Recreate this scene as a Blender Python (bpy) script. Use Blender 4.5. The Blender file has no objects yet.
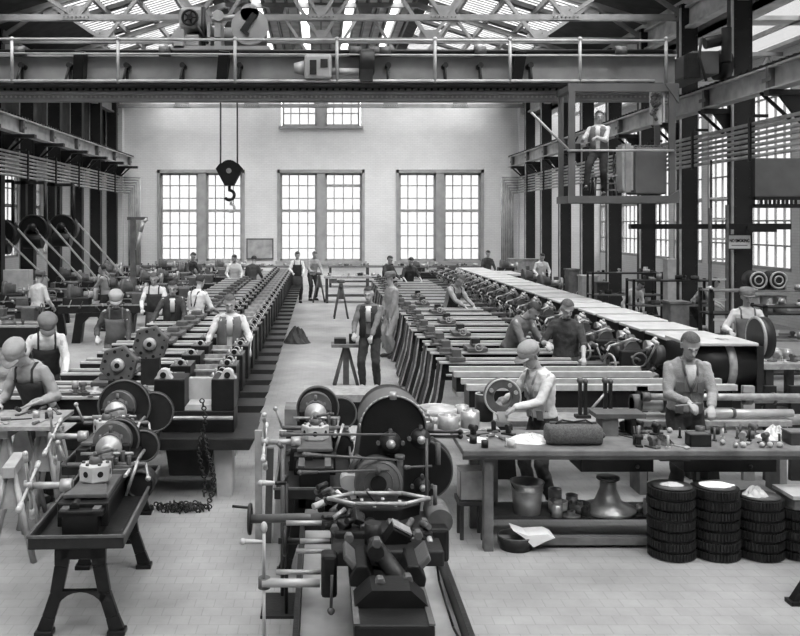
import bpy, bmesh, math, random
from mathutils import Vector, Matrix, Euler
R = random.Random(7)
SC = bpy.context.scene
COL = SC.collection
PI = math.pi
WORLD, SUN, EXPO = 2.5, 13.5, 0.98
FP, CX, CY, H = 900.0, 321.0, 223.0, 2.75
def U(px, d): return (px - CX) * d / FP
def W(py, d): return H - (py - CY) * d / FP
ORD = 'first second third fourth fifth sixth seventh eighth ninth tenth eleventh twelfth thirteenth fourteenth fifteenth sixteenth seventeenth eighteenth nineteenth twentieth twenty-first twenty-second twenty-third twenty-fourth twenty-fifth twenty-sixth twenty-seventh twenty-eighth twenty-ninth thirtieth'.split()

# ---------------------------------------------------------------- materials
def mat(name, v, rough=.6, metal=0.0, var=.25, scale=6.0, bump=0.0, tint=(1, 1, 1)):
    m = bpy.data.materials.new(name); m.use_nodes = True
    nt = m.node_tree; b = nt.nodes['Principled BSDF']
    tc = nt.nodes.new('ShaderNodeTexCoord'); n = nt.nodes.new('ShaderNodeTexNoise')
    n.inputs['Scale'].default_value = scale; n.inputs['Detail'].default_value = 6
    r = nt.nodes.new('ShaderNodeValToRGB')
    lo, hi = v * (1 - var), min(1, v * (1 + var))
    r.color_ramp.elements[0].position = .3; r.color_ramp.elements[1].position = .7
    r.color_ramp.elements[0].color = (lo * tint[0], lo * tint[1], lo * tint[2], 1)
    r.color_ramp.elements[1].color = (hi * tint[0], hi * tint[1], hi * tint[2], 1)
    nt.links.new(tc.outputs['Object'], n.inputs['Vector']); nt.links.new(n.outputs['Fac'], r.inputs['Fac'])
    nt.links.new(r.outputs['Color'], b.inputs['Base Color'])
    b.inputs['Roughness'].default_value = rough; b.inputs['Metallic'].default_value = metal; b.inputs['Specular IOR Level'].default_value = .3 if v < .1 else .45
    if bump:
        bp = nt.nodes.new('ShaderNodeBump'); bp.inputs['Strength'].default_value = bump; bp.inputs['Distance'].default_value = .01
        n2 = nt.nodes.new('ShaderNodeTexNoise'); n2.inputs['Scale'].default_value = scale * 5
        nt.links.new(tc.outputs['Object'], n2.inputs['Vector'])
        nt.links.new(n2.outputs['Fac'], bp.inputs['Height']); nt.links.new(bp.outputs['Normal'], b.inputs['Normal'])
    return m
def brickmat(name, c1, c2, mortar, bw, rh, rough=.85, size=.01, stain=.25, axes='XZ', scale=1.0, sscale=.5, offs=.5):
    m = bpy.data.materials.new(name); m.use_nodes = True
    nt = m.node_tree; b = nt.nodes['Principled BSDF']; L = nt.links.new
    tc = nt.nodes.new('ShaderNodeTexCoord'); sp = nt.nodes.new('ShaderNodeSeparateXYZ'); cb = nt.nodes.new('ShaderNodeCombineXYZ')
    L(tc.outputs['Object'], sp.inputs[0]); L(sp.outputs[axes[0]], cb.inputs['X']); L(sp.outputs[axes[1]], cb.inputs['Y'])
    br = nt.nodes.new('ShaderNodeTexBrick'); L(cb.outputs[0], br.inputs['Vector'])
    br.offset = offs
    br.inputs['Color1'].default_value = (c1, c1, c1, 1); br.inputs['Color2'].default_value = (c2, c2, c2, 1)
    br.inputs['Mortar'].default_value = (mortar, mortar, mortar, 1); br.inputs['Scale'].default_value = scale
    br.inputs['Mortar Size'].default_value = size; br.inputs['Brick Width'].default_value = bw; br.inputs['Row Height'].default_value = rh
    n = nt.nodes.new('ShaderNodeTexNoise'); n.inputs['Scale'].default_value = sscale; n.inputs['Detail'].default_value = 8; n.inputs['Roughness'].default_value = .65
    L(tc.outputs['Object'], n.inputs['Vector'])
    mr = nt.nodes.new('ShaderNodeMapRange'); mr.inputs[1].default_value = .3; mr.inputs[2].default_value = .7
    mr.inputs[3].default_value = 1 - stain; mr.inputs[4].default_value = 1.0
    L(n.outputs['Fac'], mr.inputs[0])
    mx = nt.nodes.new('ShaderNodeVectorMath'); mx.operation = 'SCALE'; L(br.outputs['Color'], mx.inputs[0]); L(mr.outputs[0], mx.inputs['Scale'])
    L(mx.outputs[0], b.inputs['Base Color']); b.inputs['Roughness'].default_value = rough
    bp = nt.nodes.new('ShaderNodeBump'); bp.inputs['Strength'].default_value = .3; bp.inputs['Distance'].default_value = .01; bp.invert = True
    L(br.outputs['Fac'], bp.inputs['Height']); L(bp.outputs['Normal'], b.inputs['Normal'])
    return m
def glassmat(name, t, gl=.08):
    m = bpy.data.materials.new(name); m.use_nodes = True
    nt = m.node_tree; nt.nodes.clear()
    o = nt.nodes.new('ShaderNodeOutputMaterial'); a = nt.nodes.new('ShaderNodeBsdfTransparent'); g = nt.nodes.new('ShaderNodeBsdfGlossy'); x = nt.nodes.new('ShaderNodeMixShader')
    a.inputs[0].default_value = (t, t, t, 1); g.inputs['Roughness'].default_value = .15; x.inputs[0].default_value = gl
    nt.links.new(a.outputs[0], x.inputs[1]); nt.links.new(g.outputs[0], x.inputs[2]); nt.links.new(x.outputs[0], o.inputs[0])
    return m
M = dict(
    black=mat('black_cast_iron', .009, .42, 0, .35, 9, .1), iron=mat('dark_iron', .02, .45, .1, .3, 8, .15),
    steelgrey=mat('grey_painted_steel', .10, .5, 0, .15, 3), steeldark=mat('dark_painted_steel', .014, .55, 0, .3, 2),
    light=mat('machined_iron', .34, .42, .3, .3, 14, .05), bright=mat('planed_steel', .52, .38, .3, .15, 10),
    mid=mat('grey_casting', .095, .5, .1, .25, 9, .2), primer=mat('pale_primer_casting', .42, .6, 0, .15, 6, .1),
    cover=mat('pale_planed_cover', .5, .5, .1, .12, 4), wood=mat('worn_wood', .13, .75, 0, .4, 5, .3), wooddk=mat('oily_wood', .045, .7, 0, .4, 5, .3),
    woodlt=mat('pale_wood', .3, .7, 0, .3, 6, .2), canvas=mat('woven_canvas', .10, .9, 0, .3, 60, .6), cloth=mat('white_cloth', .6, .9, 0, .12, 20, .3),
    skin=mat('skin', .34, .5, 0, .08, 10), skindark=mat('facial_hair_and_eyes', .05, .5), lip=mat('lips', .19, .5),
    hairdk=mat('dark_hair', .03, .6, 0, .4, 60, .4), hairgr=mat('brown_hair', .08, .7, 0, .3, 60, .4),
    shwhite=mat('white_shirt_cloth', .55, .85, 0, .06, 9, .3), shgrey=mat('grey_work_shirt_cloth', .27, .85, 0, .08, 9, .3),
    shmid=mat('mid_grey_shirt_cloth', .13, .85, 0, .2, 9, .3), shdark=mat('dark_shirt_cloth', .045, .85, 0, .3, 9, .3), denim=mat('dark_overall_cloth', .035, .9, 0, .3, 12, .3),
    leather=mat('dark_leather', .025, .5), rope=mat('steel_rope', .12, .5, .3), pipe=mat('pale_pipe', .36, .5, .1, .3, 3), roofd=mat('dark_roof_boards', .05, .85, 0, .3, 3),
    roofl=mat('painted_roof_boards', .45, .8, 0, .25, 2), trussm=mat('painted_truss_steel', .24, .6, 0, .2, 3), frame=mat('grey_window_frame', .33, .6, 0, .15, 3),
    paper=mat('paper', .75, .8, 0, .06, 8), tin=mat('tinned_sheet', .35, .35, .5, .3, 7), rubber=mat('belt_leather', .16, .7), void=mat('bore_black', .008, .9),
    gearm=mat('dark_gear_steel', .022, .45, .25, .3, 20), wallpale=mat('painted_plaster', .62, .8, 0, .1, 2))
M['glass'] = glassmat('window_glass', .5); M['jacket'] = mat('work_jacket_cloth', .25, .9, 0, .1, 14, .4); M['crane'] = mat('grey_crane_paint', .3, .5, 0, .2, 2); M['dim'] = glassmat('grimy_roof_glass', .42); M['sky'] = glassmat('skylight_glass', .97, .03)

# ---------------------------------------------------------------- mesh builder
class MB:
    def __init__(s): s.v = []; s.f = []; s.sm = []
    def _add(s, vs, fs, smooth=False):
        o = len(s.v); s.v += [tuple(v) for v in vs]
        for f in fs: s.f.append(tuple(i + o for i in f)); s.sm.append(smooth)
    def box(s, x0, x1, y0, y1, z0, z1, rot=None, piv=None):
        vs = [Vector((x, y, z)) for x in (x0, x1) for y in (y0, y1) for z in (z0, z1)]
        if rot:
            c = Vector(piv) if piv else Vector(((x0 + x1) / 2, (y0 + y1) / 2, (z0 + z1) / 2)); m = Euler(rot).to_matrix()
            vs = [m @ (v - c) + c for v in vs]
        s._add(vs, [(0, 1, 3, 2), (4, 6, 7, 5), (0, 4, 5, 1), (2, 3, 7, 6), (0, 2, 6, 4), (1, 5, 7, 3)]); return s
    def cbox(s, x, y, z, a, b, c, rot=None): return s.box(x - a / 2, x + a / 2, y - b / 2, y + b / 2, z - c / 2, z + c / 2, rot)
    def prism(s, pts, ax, a, b):
        n = len(pts)
        def P(p, t): return (t, p[0], p[1]) if ax == 'x' else ((p[0], t, p[1]) if ax == 'y' else (p[0], p[1], t))
        s._add([P(p, a) for p in pts] + [P(p, b) for p in pts], [tuple(range(n)), tuple(range(2 * n - 1, n - 1, -1))] + [(i, i + n, (i + 1) % n + n, (i + 1) % n) for i in range(n)]); return s
    def lathe(s, prof, org=(0, 0, 0), axis=(0, 0, 1), n=24, smooth=True):
        a = Vector(axis).normalized(); q = Vector((0, 0, 1)).rotation_difference(a); o = Vector(org); k = len(prof)
        vs = []
        for r, h in prof:
            for i in range(n):
                t = 2 * PI * i / n; vs.append(o + q @ Vector((r * math.cos(t), r * math.sin(t), h)))
        fs = []
        for j in range(k - 1):
            for i in range(n): fs.append((j * n + i, j * n + (i + 1) % n, (j + 1) * n + (i + 1) % n, (j + 1) * n + i))
        s._add(vs, fs, smooth)
        s._add([o + q @ Vector((0, 0, prof[0][1])), o + q @ Vector((0, 0, prof[-1][1]))], [])
        b = len(s.v) - 2; v0 = b - k * n
        for i in range(n):
            if prof[0][0] > 1e-5: s.f.append((b, v0 + (i + 1) % n, v0 + i)); s.sm.append(False)
            if prof[-1][0] > 1e-5: s.f.append((b + 1, v0 + (k - 1) * n + i, v0 + (k - 1) * n + (i + 1) % n)); s.sm.append(False)
        return s
    def cyl(s, p0, p1, r, r1=None, n=12):
        p0 = Vector(p0); d = Vector(p1) - p0; L = d.length; r1 = r if r1 is None else r1
        if L < 1e-6: return s
        a = d / L; q = Vector((0, 0, 1)).rotation_difference(a); vs = []
        for h, rr in ((0, r), (L, r1)):
            for i in range(n):
                t = 2 * PI * (i + .5) / n; vs.append(p0 + q @ Vector((rr * math.cos(t), rr * math.sin(t), h)))
        o = len(s.v); s._add(vs, [(i, (i + 1) % n, n + (i + 1) % n, n + i) for i in range(n)], True)
        s.f.append(tuple(o + i for i in range(n - 1, -1, -1))); s.sm.append(False); s.f.append(tuple(o + n + i for i in range(n))); s.sm.append(False)
        return s
    def tube(s, pts, r, n=8):
        for a, b in zip(pts[:-1], pts[1:]): s.cyl(a, b, r, n=n)
        for p in pts[1:-1]: s.ball(p, r, n=n, m=4)
        return s
    def ball(s, c, r, n=10, m=6, f=None):
        rx, ry, rz = (r, r, r) if not hasattr(r, '__len__') else r
        vs = [(c[0], c[1], c[2] + rz)]
        for j in range(1, m):
            t = PI * j / m
            for i in range(n): p = 2 * PI * i / n; vs.append((c[0] + rx * math.sin(t) * math.cos(p), c[1] + ry * math.sin(t) * math.sin(p), c[2] + rz * math.cos(t)))
        vs.append((c[0], c[1], c[2] - rz)); e = len(vs) - 1; fs = []
        for i in range(n): fs.append((0, 1 + i, 1 + (i + 1) % n)); fs.append((e, e - n + (i + 1) % n, e - n + i))
        for j in range(m - 2):
            for i in range(n): a = 1 + j * n; fs.append((a + i, a + n + i, a + n + (i + 1) % n, a + (i + 1) % n))
        if f: fs = [q for q in fs if f(sum((Vector(vs[i]) for i in q), Vector()) / len(q) - Vector(c))]
        s._add(vs, fs, True); return s
    def ribbon(s, pts, ax, a, b):   # pts: (u, v, halfwidth) centre line, swept flat then thickened
        L = []; Rr = []
        for i, (x, z, w) in enumerate(pts):
            p = pts[max(0, i - 1)]; q = pts[min(len(pts) - 1, i + 1)]
            d = Vector((q[0] - p[0], q[1] - p[1])).normalized(); nx, nz = -d.y, d.x
            L.append((x + nx * w, z + nz * w)); Rr.append((x - nx * w, z - nz * w))
        for i in range(len(pts) - 1): s.prism([L[i], L[i + 1], Rr[i + 1], Rr[i]], ax, a, b)
        return s
    def torus(s, c, R0, r, axis=(0, 0, 1), n=24, m=8):
        q = Vector((0, 0, 1)).rotation_difference(Vector(axis).normalized()); c = Vector(c); vs = []
        for i in range(n):
            t = 2 * PI * i / n
            for j in range(m): p = 2 * PI * j / m; vs.append(c + q @ Vector(((R0 + r * math.cos(p)) * math.cos(t), (R0 + r * math.cos(p)) * math.sin(t), r * math.sin(p))))
        s._add(vs, [(i * m + j, ((i + 1) % n) * m + j, ((i + 1) % n) * m + (j + 1) % m, i * m + (j + 1) % m) for i in range(n) for j in range(m)], True); return s
    def build(s, name, m, parent=None, loc=None, rz=0, bev=0, label=None):
        me = bpy.data.meshes.new(name); me.from_pydata(s.v, [], s.f); me.update()
        bm = bmesh.new(); bm.from_mesh(me); bmesh.ops.delete(bm, geom=[v for v in bm.verts if not v.link_faces], context='VERTS')
        bmesh.ops.recalc_face_normals(bm, faces=bm.faces); bm.to_mesh(me); bm.free()
        me.polygons.foreach_set('use_smooth', s.sm[:len(me.polygons)])
        me.materials.append(M[m] if isinstance(m, str) else m)
        o = bpy.data.objects.new(name, me); COL.objects.link(o)
        if parent: o.parent = parent
        if loc: o.location = loc
        o.rotation_euler.z = rz
        if bev:
            b = o.modifiers.new('bevel', 'BEVEL'); b.width = bev; b.segments = 2; b.limit_method = 'ANGLE'
        if label: o['label'] = label
        return o
def tag(o, label=None, cat=None, group=None, kind=None):
    if label: o['label'] = label
    if cat: o['category'] = cat
    if group: o['group'] = group
    if kind: o['kind'] = kind
    return o
def thing(name, label, cat, loc=(0, 0, 0), rz=0, group=None):
    o = bpy.data.objects.new(name, None); COL.objects.link(o); o.location = loc; o.rotation_euler.z = rz; o.empty_display_size = .1
    return tag(o, label, cat, group)
def struct(o): o['kind'] = 'structure'; return o
def copy_tree(o, loc=None, rz=None, label=None, group=None, parent=None):
    c = o.copy(); COL.objects.link(c); c.parent = parent
    if loc is not None: c.location = loc
    if rz is not None: c.rotation_euler.z = rz
    if label: c['label'] = label
    if group: c['group'] = group
    for ch in o.children: copy_tree(ch, parent=c)
    return c
def arc(cx, cz, r, a0, a1, n): return [(cx + r * math.cos(math.radians(a0 + (a1 - a0) * i / n)), cz + r * math.sin(math.radians(a0 + (a1 - a0) * i / n))) for i in range(n + 1)]
def hexpts(r, a0=0, n=6): return [(r * math.cos(2 * PI * i / n + a0), r * math.sin(2 * PI * i / n + a0)) for i in range(n)]

# ---------------------------------------------------------------- camera, light
cd = bpy.data.cameras.new('camera'); cam = bpy.data.objects.new('camera', cd); COL.objects.link(cam)
cam.location = (0, 0, H); cam.rotation_euler = (PI / 2, 0, 0)
cd.sensor_width = 36; cd.lens = FP / 800 * 36; cd.shift_x = (400 - CX) / 800; cd.shift_y = -(318 - CY) / 800; cd.clip_end = 300
SC.camera = cam
SC.view_settings.view_transform = 'Standard'; SC.view_settings.look = 'None'; SC.view_settings.gamma = 1
w = bpy.data.worlds.new('overcast_sky'); SC.world = w; w.use_nodes = True
w.node_tree.nodes['Background'].inputs[0].default_value = (1, 1, 1, 1); w.node_tree.nodes['Background'].inputs[1].default_value = WORLD
sd = bpy.data.lights.new('sun', 'SUN'); so = bpy.data.objects.new('sun', sd); COL.objects.link(so); so.location = (0, 0, 30)
sd.energy = SUN; sd.angle = math.radians(70); so.rotation_euler = (math.radians(24), math.radians(10), 0)
SC.view_settings.exposure = EXPO
# ================================================================ building shell
BW, XW, XO, XL = 40.0, 9.07, 12.4, -11.6
COLY = [19.35 + 2.78 * k for k in range(8)]
m_floor = brickmat('wood_block_floor', .365, .34, .29, .14, .14, .6, .004, .5, 'XY', 1.0, .7)
m_wall = brickmat('painted_brick', .80, .76, .68, .22, .08, .8, .008, .20, 'XZ', 1.0, .45)
m_side = brickmat('painted_brick_side', .8, .76, .68, .22, .08, .8, .008, .25, 'YZ', 1.0, .4)
struct(MB().box(-14, 14, -3, 41, -.2, 0).build('floor', m_floor))
# back wall with real openings
wins = [(160, 198), (206, 242), (280, 317), (325, 362), (399, 436), (444, 481)]
ZB, ZT = W(261, BW), W(173, BW); ZUB, ZUT = W(126, BW), W(100, BW)
pairs = [(160, 242), (280, 362), (399, 481)]
mb = MB(); xs = [-12.6]
for a, b in pairs: xs += [U(a, BW), U(b, BW)]
xs += [13.4]
for i in range(0, 8, 2): mb.box(xs[i], xs[i + 1], BW, BW + .4, 0, ZT)
for a, b in pairs: mb.box(U(a, BW), U(b, BW), BW, BW + .4, 0, ZB)
ua, ub = U(281, BW), U(361, BW)
mb.box(-12.6, ua, BW, BW + .4, ZT, 10.9).box(ub, 13.4, BW, BW + .4, ZT, 10.9).box(ua, ub, BW, BW + .4, ZT, ZUB).box(ua, ub, BW, BW + .4, ZUT, 10.9)
struct(mb.build('wall_back', m_wall))
def sash(x0, x1, y, z0, z1, nc, nr, bars=(), horizontal=True, mt='frame', t=.045):
    f = MB(); g = MB(); fr = .09
    f.box(x0, x0 + fr, y, y + .12, z0, z1).box(x1 - fr, x1, y, y + .12, z0, z1).box(x0, x1, y, y + .12, z0, z0 + fr).box(x0, x1, y, y + .12, z1 - fr, z1)
    for i in range(1, nc): x = x0 + (x1 - x0) * i / nc; f.box(x - t / 2, x + t / 2, y + .03, y + .08, z0, z1)
    for j in range(1, nr):
        z = z0 + (z1 - z0) * j / nr; h = t / 2
        if j in bars: h = .06
        f.box(x0, x1, y + .02, y + .09, z - h, z + h)
    g.box(x0 + .01, x1 - .01, y + .05, y + .056, z0 + .01, z1 - .01)
    return f, g
n = 0
for k, (a, b) in enumerate(wins):
    n += 1; f, g = sash(U(a, BW), U(b, BW), BW + .12, ZB, ZT, 4, 7, (4,) if k != 3 else (4, 6))
    o = struct(f.build('window_%d' % n, 'frame')); g.build('pane', 'glass', o)
for a, b in ((282, 317), (325, 360)):
    n += 1; f, g = sash(U(a, BW), U(b, BW), BW + .12, ZUB, ZUT, 4, 2)
    o = struct(f.build('window_%d' % n, 'frame')); g.build('pane', 'glass', o)
k = 0
for i, (a, b) in enumerate(pairs):
    k += 1; t = MB(); mx0, mx1 = U(wins[2 * i][1], BW), U(wins[2 * i + 1][0], BW)
    t.box(mx0, mx1, BW - .02, BW + .3, ZB, ZT)
    x0, x1 = U(a, BW), U(b, BW)
    t.box(x0 - .12, x0, BW - .05, BW + .1, ZB - .1, ZT + .15).box(x1, x1 + .12, BW - .05, BW + .1, ZB - .1, ZT + .15)
    t.box(x0 - .12, x1 + .12, BW - .05, BW + .1, ZT, ZT + .15).box(x0 - .2, x1 + .2, BW - .14, BW + .1, ZB - .16, ZB)
    struct(t.build('trim_%d' % k, 'frame'))
k += 1; struct(MB().box(U(317, BW), U(325, BW), BW - .02, BW + .3, ZUB, ZUT).box(ua - .1, ub + .1, BW - .12, BW + .1, ZUB - .12, ZUB).build('trim_%d' % k, 'frame'))
# pilasters in back wall corners and a wainscot band
k += 1; struct(MB().box(-9.2, -8.75, BW - .35, BW, 0, 8.2).box(8.75, 9.2, BW - .35, BW, 0, 8.2).build('trim_%d' % k, m_wall))
# notice board between windows
tb = thing('notice_board', 'grey notice board on back wall between left and middle windows', 'board', (U(260, BW), BW - .03, W(258, BW)))
MB().box(-.55, .55, -.02, .02, 0, .82).build('panel', 'pipe', tb); MB().box(-.6, .6, -.03, .02, -.05, 0).box(-.6, .6, -.03, .02, .82, .87).box(-.6, -.55, -.03, .02, 0, .82).box(.55, .6, -.03, .02, 0, .82).build('frame', 'mid', tb)
# side walls with tall windows
def side_wall(name, X, z0, z1, top, th):
    global n
    mb = MB(); sx = 1 if X > 0 else -1; a, b = (X, X + th * sx) if sx > 0 else (X + th * sx, X)
    y = -3.0; mb.box(a, b, -3, BW, 0, z0); mb.box(a, b, -3, BW, z1, top)
    ys = []; yy = 5.45
    while yy < BW - 1: ys.append(yy); yy += 2.78
    prev = -3.0
    for yc in ys:
        mb.box(a, b, prev, yc - 1.2, z0, z1); prev = yc + 1.2
    mb.box(a, b, prev, BW, z0, z1)
    struct(mb.build(name, m_side))
    for yc in ys:
        n += 1; f, g = sash(yc - 1.2, yc + 1.2, 0, z0, z1, 5, int((z1 - z0) / .62), (3,))
        for q in (f, g): q.v = [(X + sx * (.01 + v[1]), v[0], v[2]) for v in q.v]
        o = struct(f.build('window_%d' % n, 'frame')); g.build('pane', 'glass', o)
side_wall('wall_right', XO, 1.45, 6.9, 7.4, .15)
side_wall('wall_left', XL, 1.45, 4.7, 5.4, .15)
struct(MB().box(-12.6, 13.4, -3.2, -3, 0, 10.9).build('wall_front', m_wall))
# upper siding over left aisle (dark) and aisle roofs
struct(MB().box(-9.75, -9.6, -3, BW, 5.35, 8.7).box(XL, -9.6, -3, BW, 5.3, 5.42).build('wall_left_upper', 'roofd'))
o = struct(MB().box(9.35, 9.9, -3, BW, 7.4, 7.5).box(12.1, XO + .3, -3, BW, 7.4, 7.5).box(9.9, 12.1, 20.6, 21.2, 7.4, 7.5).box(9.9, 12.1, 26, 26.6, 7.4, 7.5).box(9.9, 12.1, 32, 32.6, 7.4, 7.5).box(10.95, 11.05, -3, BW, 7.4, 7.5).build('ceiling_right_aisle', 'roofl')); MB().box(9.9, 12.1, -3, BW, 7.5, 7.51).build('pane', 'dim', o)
struct(MB().box(9.35, 9.5, -3, BW, 7.4, 8.7).build('wall_right_upper', 'roofl'))
# ---- main roof: dark eaves, glazed slopes with glazing bars, boarded centre with long purlins
def zr(x): return 10.4 - max(0, abs(x) - 3.3) * .31
ce = MB()
for s in (-1, 1):
    for (xa, xb) in ((7.6, 9.75), (3.3, 3.7)):
        p = [(s * xa, zr(xa)), (s * xb, zr(xb)), (s * xb, zr(xb) + .06), (s * xa, zr(xa) + .06)]
        ce.prism(p, 'y', -3, BW + .4)
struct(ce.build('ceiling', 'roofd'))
cc = MB(); glz = MB(); pu = MB()
for i in range(-8, 9):
    x = i * .4
    if i % 4 != 2: cc.box(x, x + .4, -3, BW + .3, 10.42, 10.5)
    pu.box(x - .04, x + .04, -3, BW + .3, 10.18, 10.42)
glz.box(-3.3, 3.3, -3, BW + .3, 10.5, 10.51)
pu.build('purlin', 'steelgrey', struct(cc.build('ceiling_center', 'roofl')))
bars = MB(); sl = MB(); pane = MB()
for s in (-1, 1):
    for yk in range(-3, 15):
        y0 = yk * 2.78 + 2.67 + .35; y1 = y0 + 2.1
        if y0 > BW: break
        nb = 9
        for i in range(nb):
            yb = y0 + (y1 - y0) * i / (nb - 1)
            bars.prism([(s * 3.7, zr(3.7) - .06), (s * 7.6, zr(7.6) - .06), (s * 7.6, zr(7.6)), (s * 3.7, zr(3.7))], 'y', yb - .05, yb + .05)
        sl.prism([(s * 3.7, zr(3.7)), (s * 7.6, zr(7.6)), (s * 7.6, zr(7.6) + .06), (s * 3.7, zr(3.7) + .06)], 'y', y1 + .02, y1 + .66)
    for xq in (4.6, 5.6, 6.6): bars.box(s * xq - .05, s * xq + .05, -3, BW, zr(xq) - .2, zr(xq) - .03)
    glz.prism([(s * 3.7, zr(3.7) + .07), (s * 7.6, zr(7.6) + .07), (s * 7.6, zr(7.6) + .08), (s * 3.7, zr(3.7) + .08)], 'y', -3, BW)
struct(sl.build('ceiling_boards', 'roofl')); n += 1
sk = struct(bars.build('window_%d' % n, 'trussm')); glz.build('pane', 'sky', sk)
# eave beams along the column heads
for s, nm in ((-1, 'left'), (1, 'right')):
    struct(MB().box(s * 9.0 - .12, s * 9.0 + .12, -3, BW, 8.0, 8.06).box(s * 9 - .015, s * 9 + .015, -3, BW, 7.55, 8.0).box(s * 9 - .12, s * 9 + .12, -3, BW, 7.5, 7.56).build('trim_eave_' + nm, 'pipe' if s > 0 else 'trussm'))
# ---- trusses
def truss(y, first=None):
    if first: return copy_tree(first, (0, y, 0))
    t = thing('roof_truss', '', 'roof truss', (0, y, 0))
    zc = 7.8; MB().box(-9, 9, -.09, -.05, zc - .07, zc + .07).box(-9, 9, .05, .09, zc - .07, zc + .07).build('bottom_chord', 'trussm', t)
    tc = MB()
    for s in (-1, 1): tc.prism([(s * 3.3, 10.02), (s * 9, 8.25), (s * 9, 8.4), (s * 3.3, 10.2)], 'y', -.08, .08)
    tc.box(-3.3, 3.3, -.08, .08, 10.04, 10.2); tc.build('top_chord', 'trussm', t)
    wb = MB(); gs = None; rv = MB(); gl = []; xs = [-9 + 3 * i for i in range(7)]
    def top(x): return 10.1 - max(0, abs(x) - 3.3) * .31
    for i, x in enumerate(xs):
        gl.append(MB().prism([(x - .38, zc - .09), (x + .38, zc - .09), (x + .24, zc + .3), (x - .24, zc + .3)], 'y', -.02, .02))
        for q in range(-3, 4): rv.cyl((x + q * .1, -.115, zc), (x + q * .1, -.09, zc), .018, n=6)
        for q in (-.12, .12): rv.cyl((x + q, -.04, zc + .2), (x + q, -.02, zc + .2), .018, n=6)
        if i < 6:
            xm = x + 1.5; zt = top(xm); gl.append(MB().prism([(xm - .28, zt), (xm + .28, zt), (xm + .18, zt - .3), (xm - .18, zt - .3)], 'y', -.02, .02))
            for xx in (x, x + 3.0):
                for dy in (-.05, .05): wb.ribbon([(xx, zc, .045), (xm, zt, .045)], 'y', dy - .012, dy + .012)
    wb.build('web_member', 'trussm', t); [g_.build('gusset_plate', 'trussm', t) for g_ in gl]; rv.build('rivet', 'mid', t)
    return t
t0 = truss(22.15); t0['label'] = 'riveted steel roof truss nearest the camera, above the crane'
for i in (1, 3, 6):
    t = truss(22.15 + 2.78 * i, t0); t['label'] = '%s riveted steel roof truss from the camera, above the shop floor' % {1: 'Second', 3: 'Third', 6: 'Fourth'}[i]
    t['group'] = 'roof trusses'
t0['group'] = 'roof trusses'
# side aisle light truss at right
ta = thing('aisle_truss', 'light steel lattice frame in upper right corner behind the columns', 'roof truss', (0, 24, 0))
q = MB().box(9.3, 12.3, -.05, .05, 7.2, 7.3).box(9.3, 12.3, -.05, .05, 6.4, 6.5)
for i in range(4): q.ribbon([(9.3 + i * .75, 6.45, .03), (9.68 + i * .75, 7.25, .03)], 'y', -.02, .02).ribbon([(9.68 + i * .75, 7.25, .03), (10.05 + i * .75, 6.45, .03)], 'y', -.02, .02)
q.build('lattice', 'trussm', ta)
# ---- columns
cp = None
def colproto():
    t = thing('steel_column', '', 'column')
    MB().box(-.2, .2, -.02, .02, .02, 8.1).box(-.2, -.17, -.16, .16, .02, 8.1).box(.17, .2, -.16, .16, .02, 8.1).box(-.2, .2, -.16, -.13, .02, 8.1).build('shaft', 'steeldark', t)
    MB().box(-.32, .32, -.28, .28, 0, .03).prism([(-.3, .03), (-.2, .5), (.2, .5), (.3, .03)], 'y', -.2, -.17).build('base_plate', 'steeldark', t)
    r = MB()
    for i in range(40):
        for x in (-.15, .15): r.cyl((x, -.18, .3 + i * .2), (x, -.16, .3 + i * .2), .014, n=6)
    r.build('rivet', 'iron', t)
    MB().box(-.235, -.2, -.17, -.1, .02, 8.0).build('edge_conduit', 'pipe', t)
    return t
for side, s in (('right', 1), ('left', -1)):
    for i, y in enumerate(COLY if s > 0 else COLY[2:]):
        lab = 'dark riveted steel column, %s from the front in the %s colonnade' % (ORD[i], side)
        if s > 0 and i == 0: lab = 'nearest right steel column, carrying the NO SMOKING sign'
        if cp is None: cp = colproto(); c = cp; c.location = (s * 9, y, 0); c['label'] = lab; c['group'] = 'columns of the right colonnade'
        else: c = copy_tree(cp, (s * 9, y, 0), 0 if s > 0 else 0, lab, 'columns of the %s colonnade' % side)
sg = thing('no_smoking_sign', 'white NO SMOKING sign fixed to the nearest right column', 'sign', (U(739, 19.1), 19.1, W(249, 19.1)))
MB().box(-.24, .24, -.02, .0, 0, .3).build('board', 'paper', sg); MB().box(-.25, .25, -.03, -.02, -.01, .01).box(-.25, .25, -.03, -.02, .29, .31).box(-.25, -.235, -.03, -.02, 0, .3).box(.235, .25, -.03, -.02, 0, .3).build('border', 'iron', sg)
tx = bpy.data.curves.new('lettering', 'FONT'); tx.body = 'NO SMOKING'; tx.size = .098; tx.align_x = 'CENTER'; tx.extrude = .003; tx.offset = .002
to = bpy.data.objects.new('lettering', tx); COL.objects.link(to); to.parent = sg; to.location = (0, -.025, .145); to.rotation_euler = (PI / 2, 0, 0); tx.materials.append(M['void']); to.scale = (.68, 1, 1)
bpy.context.view_layer.update(); _m = bpy.data.meshes.new_from_object(to.evaluated_get(bpy.context.evaluated_depsgraph_get())); _o = bpy.data.objects.new('sign_text', _m); COL.objects.link(_o); _o.parent = sg; _o.location = to.location; _o.rotation_euler = to.rotation_euler; _o.scale = to.scale; bpy.data.objects.remove(to); _m.materials.clear(); _m.materials.append(M['void'])
ll = MB().box(-.17, .17, -.024, -.02, .07, .085).build('underline', 'mid', sg)
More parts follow.
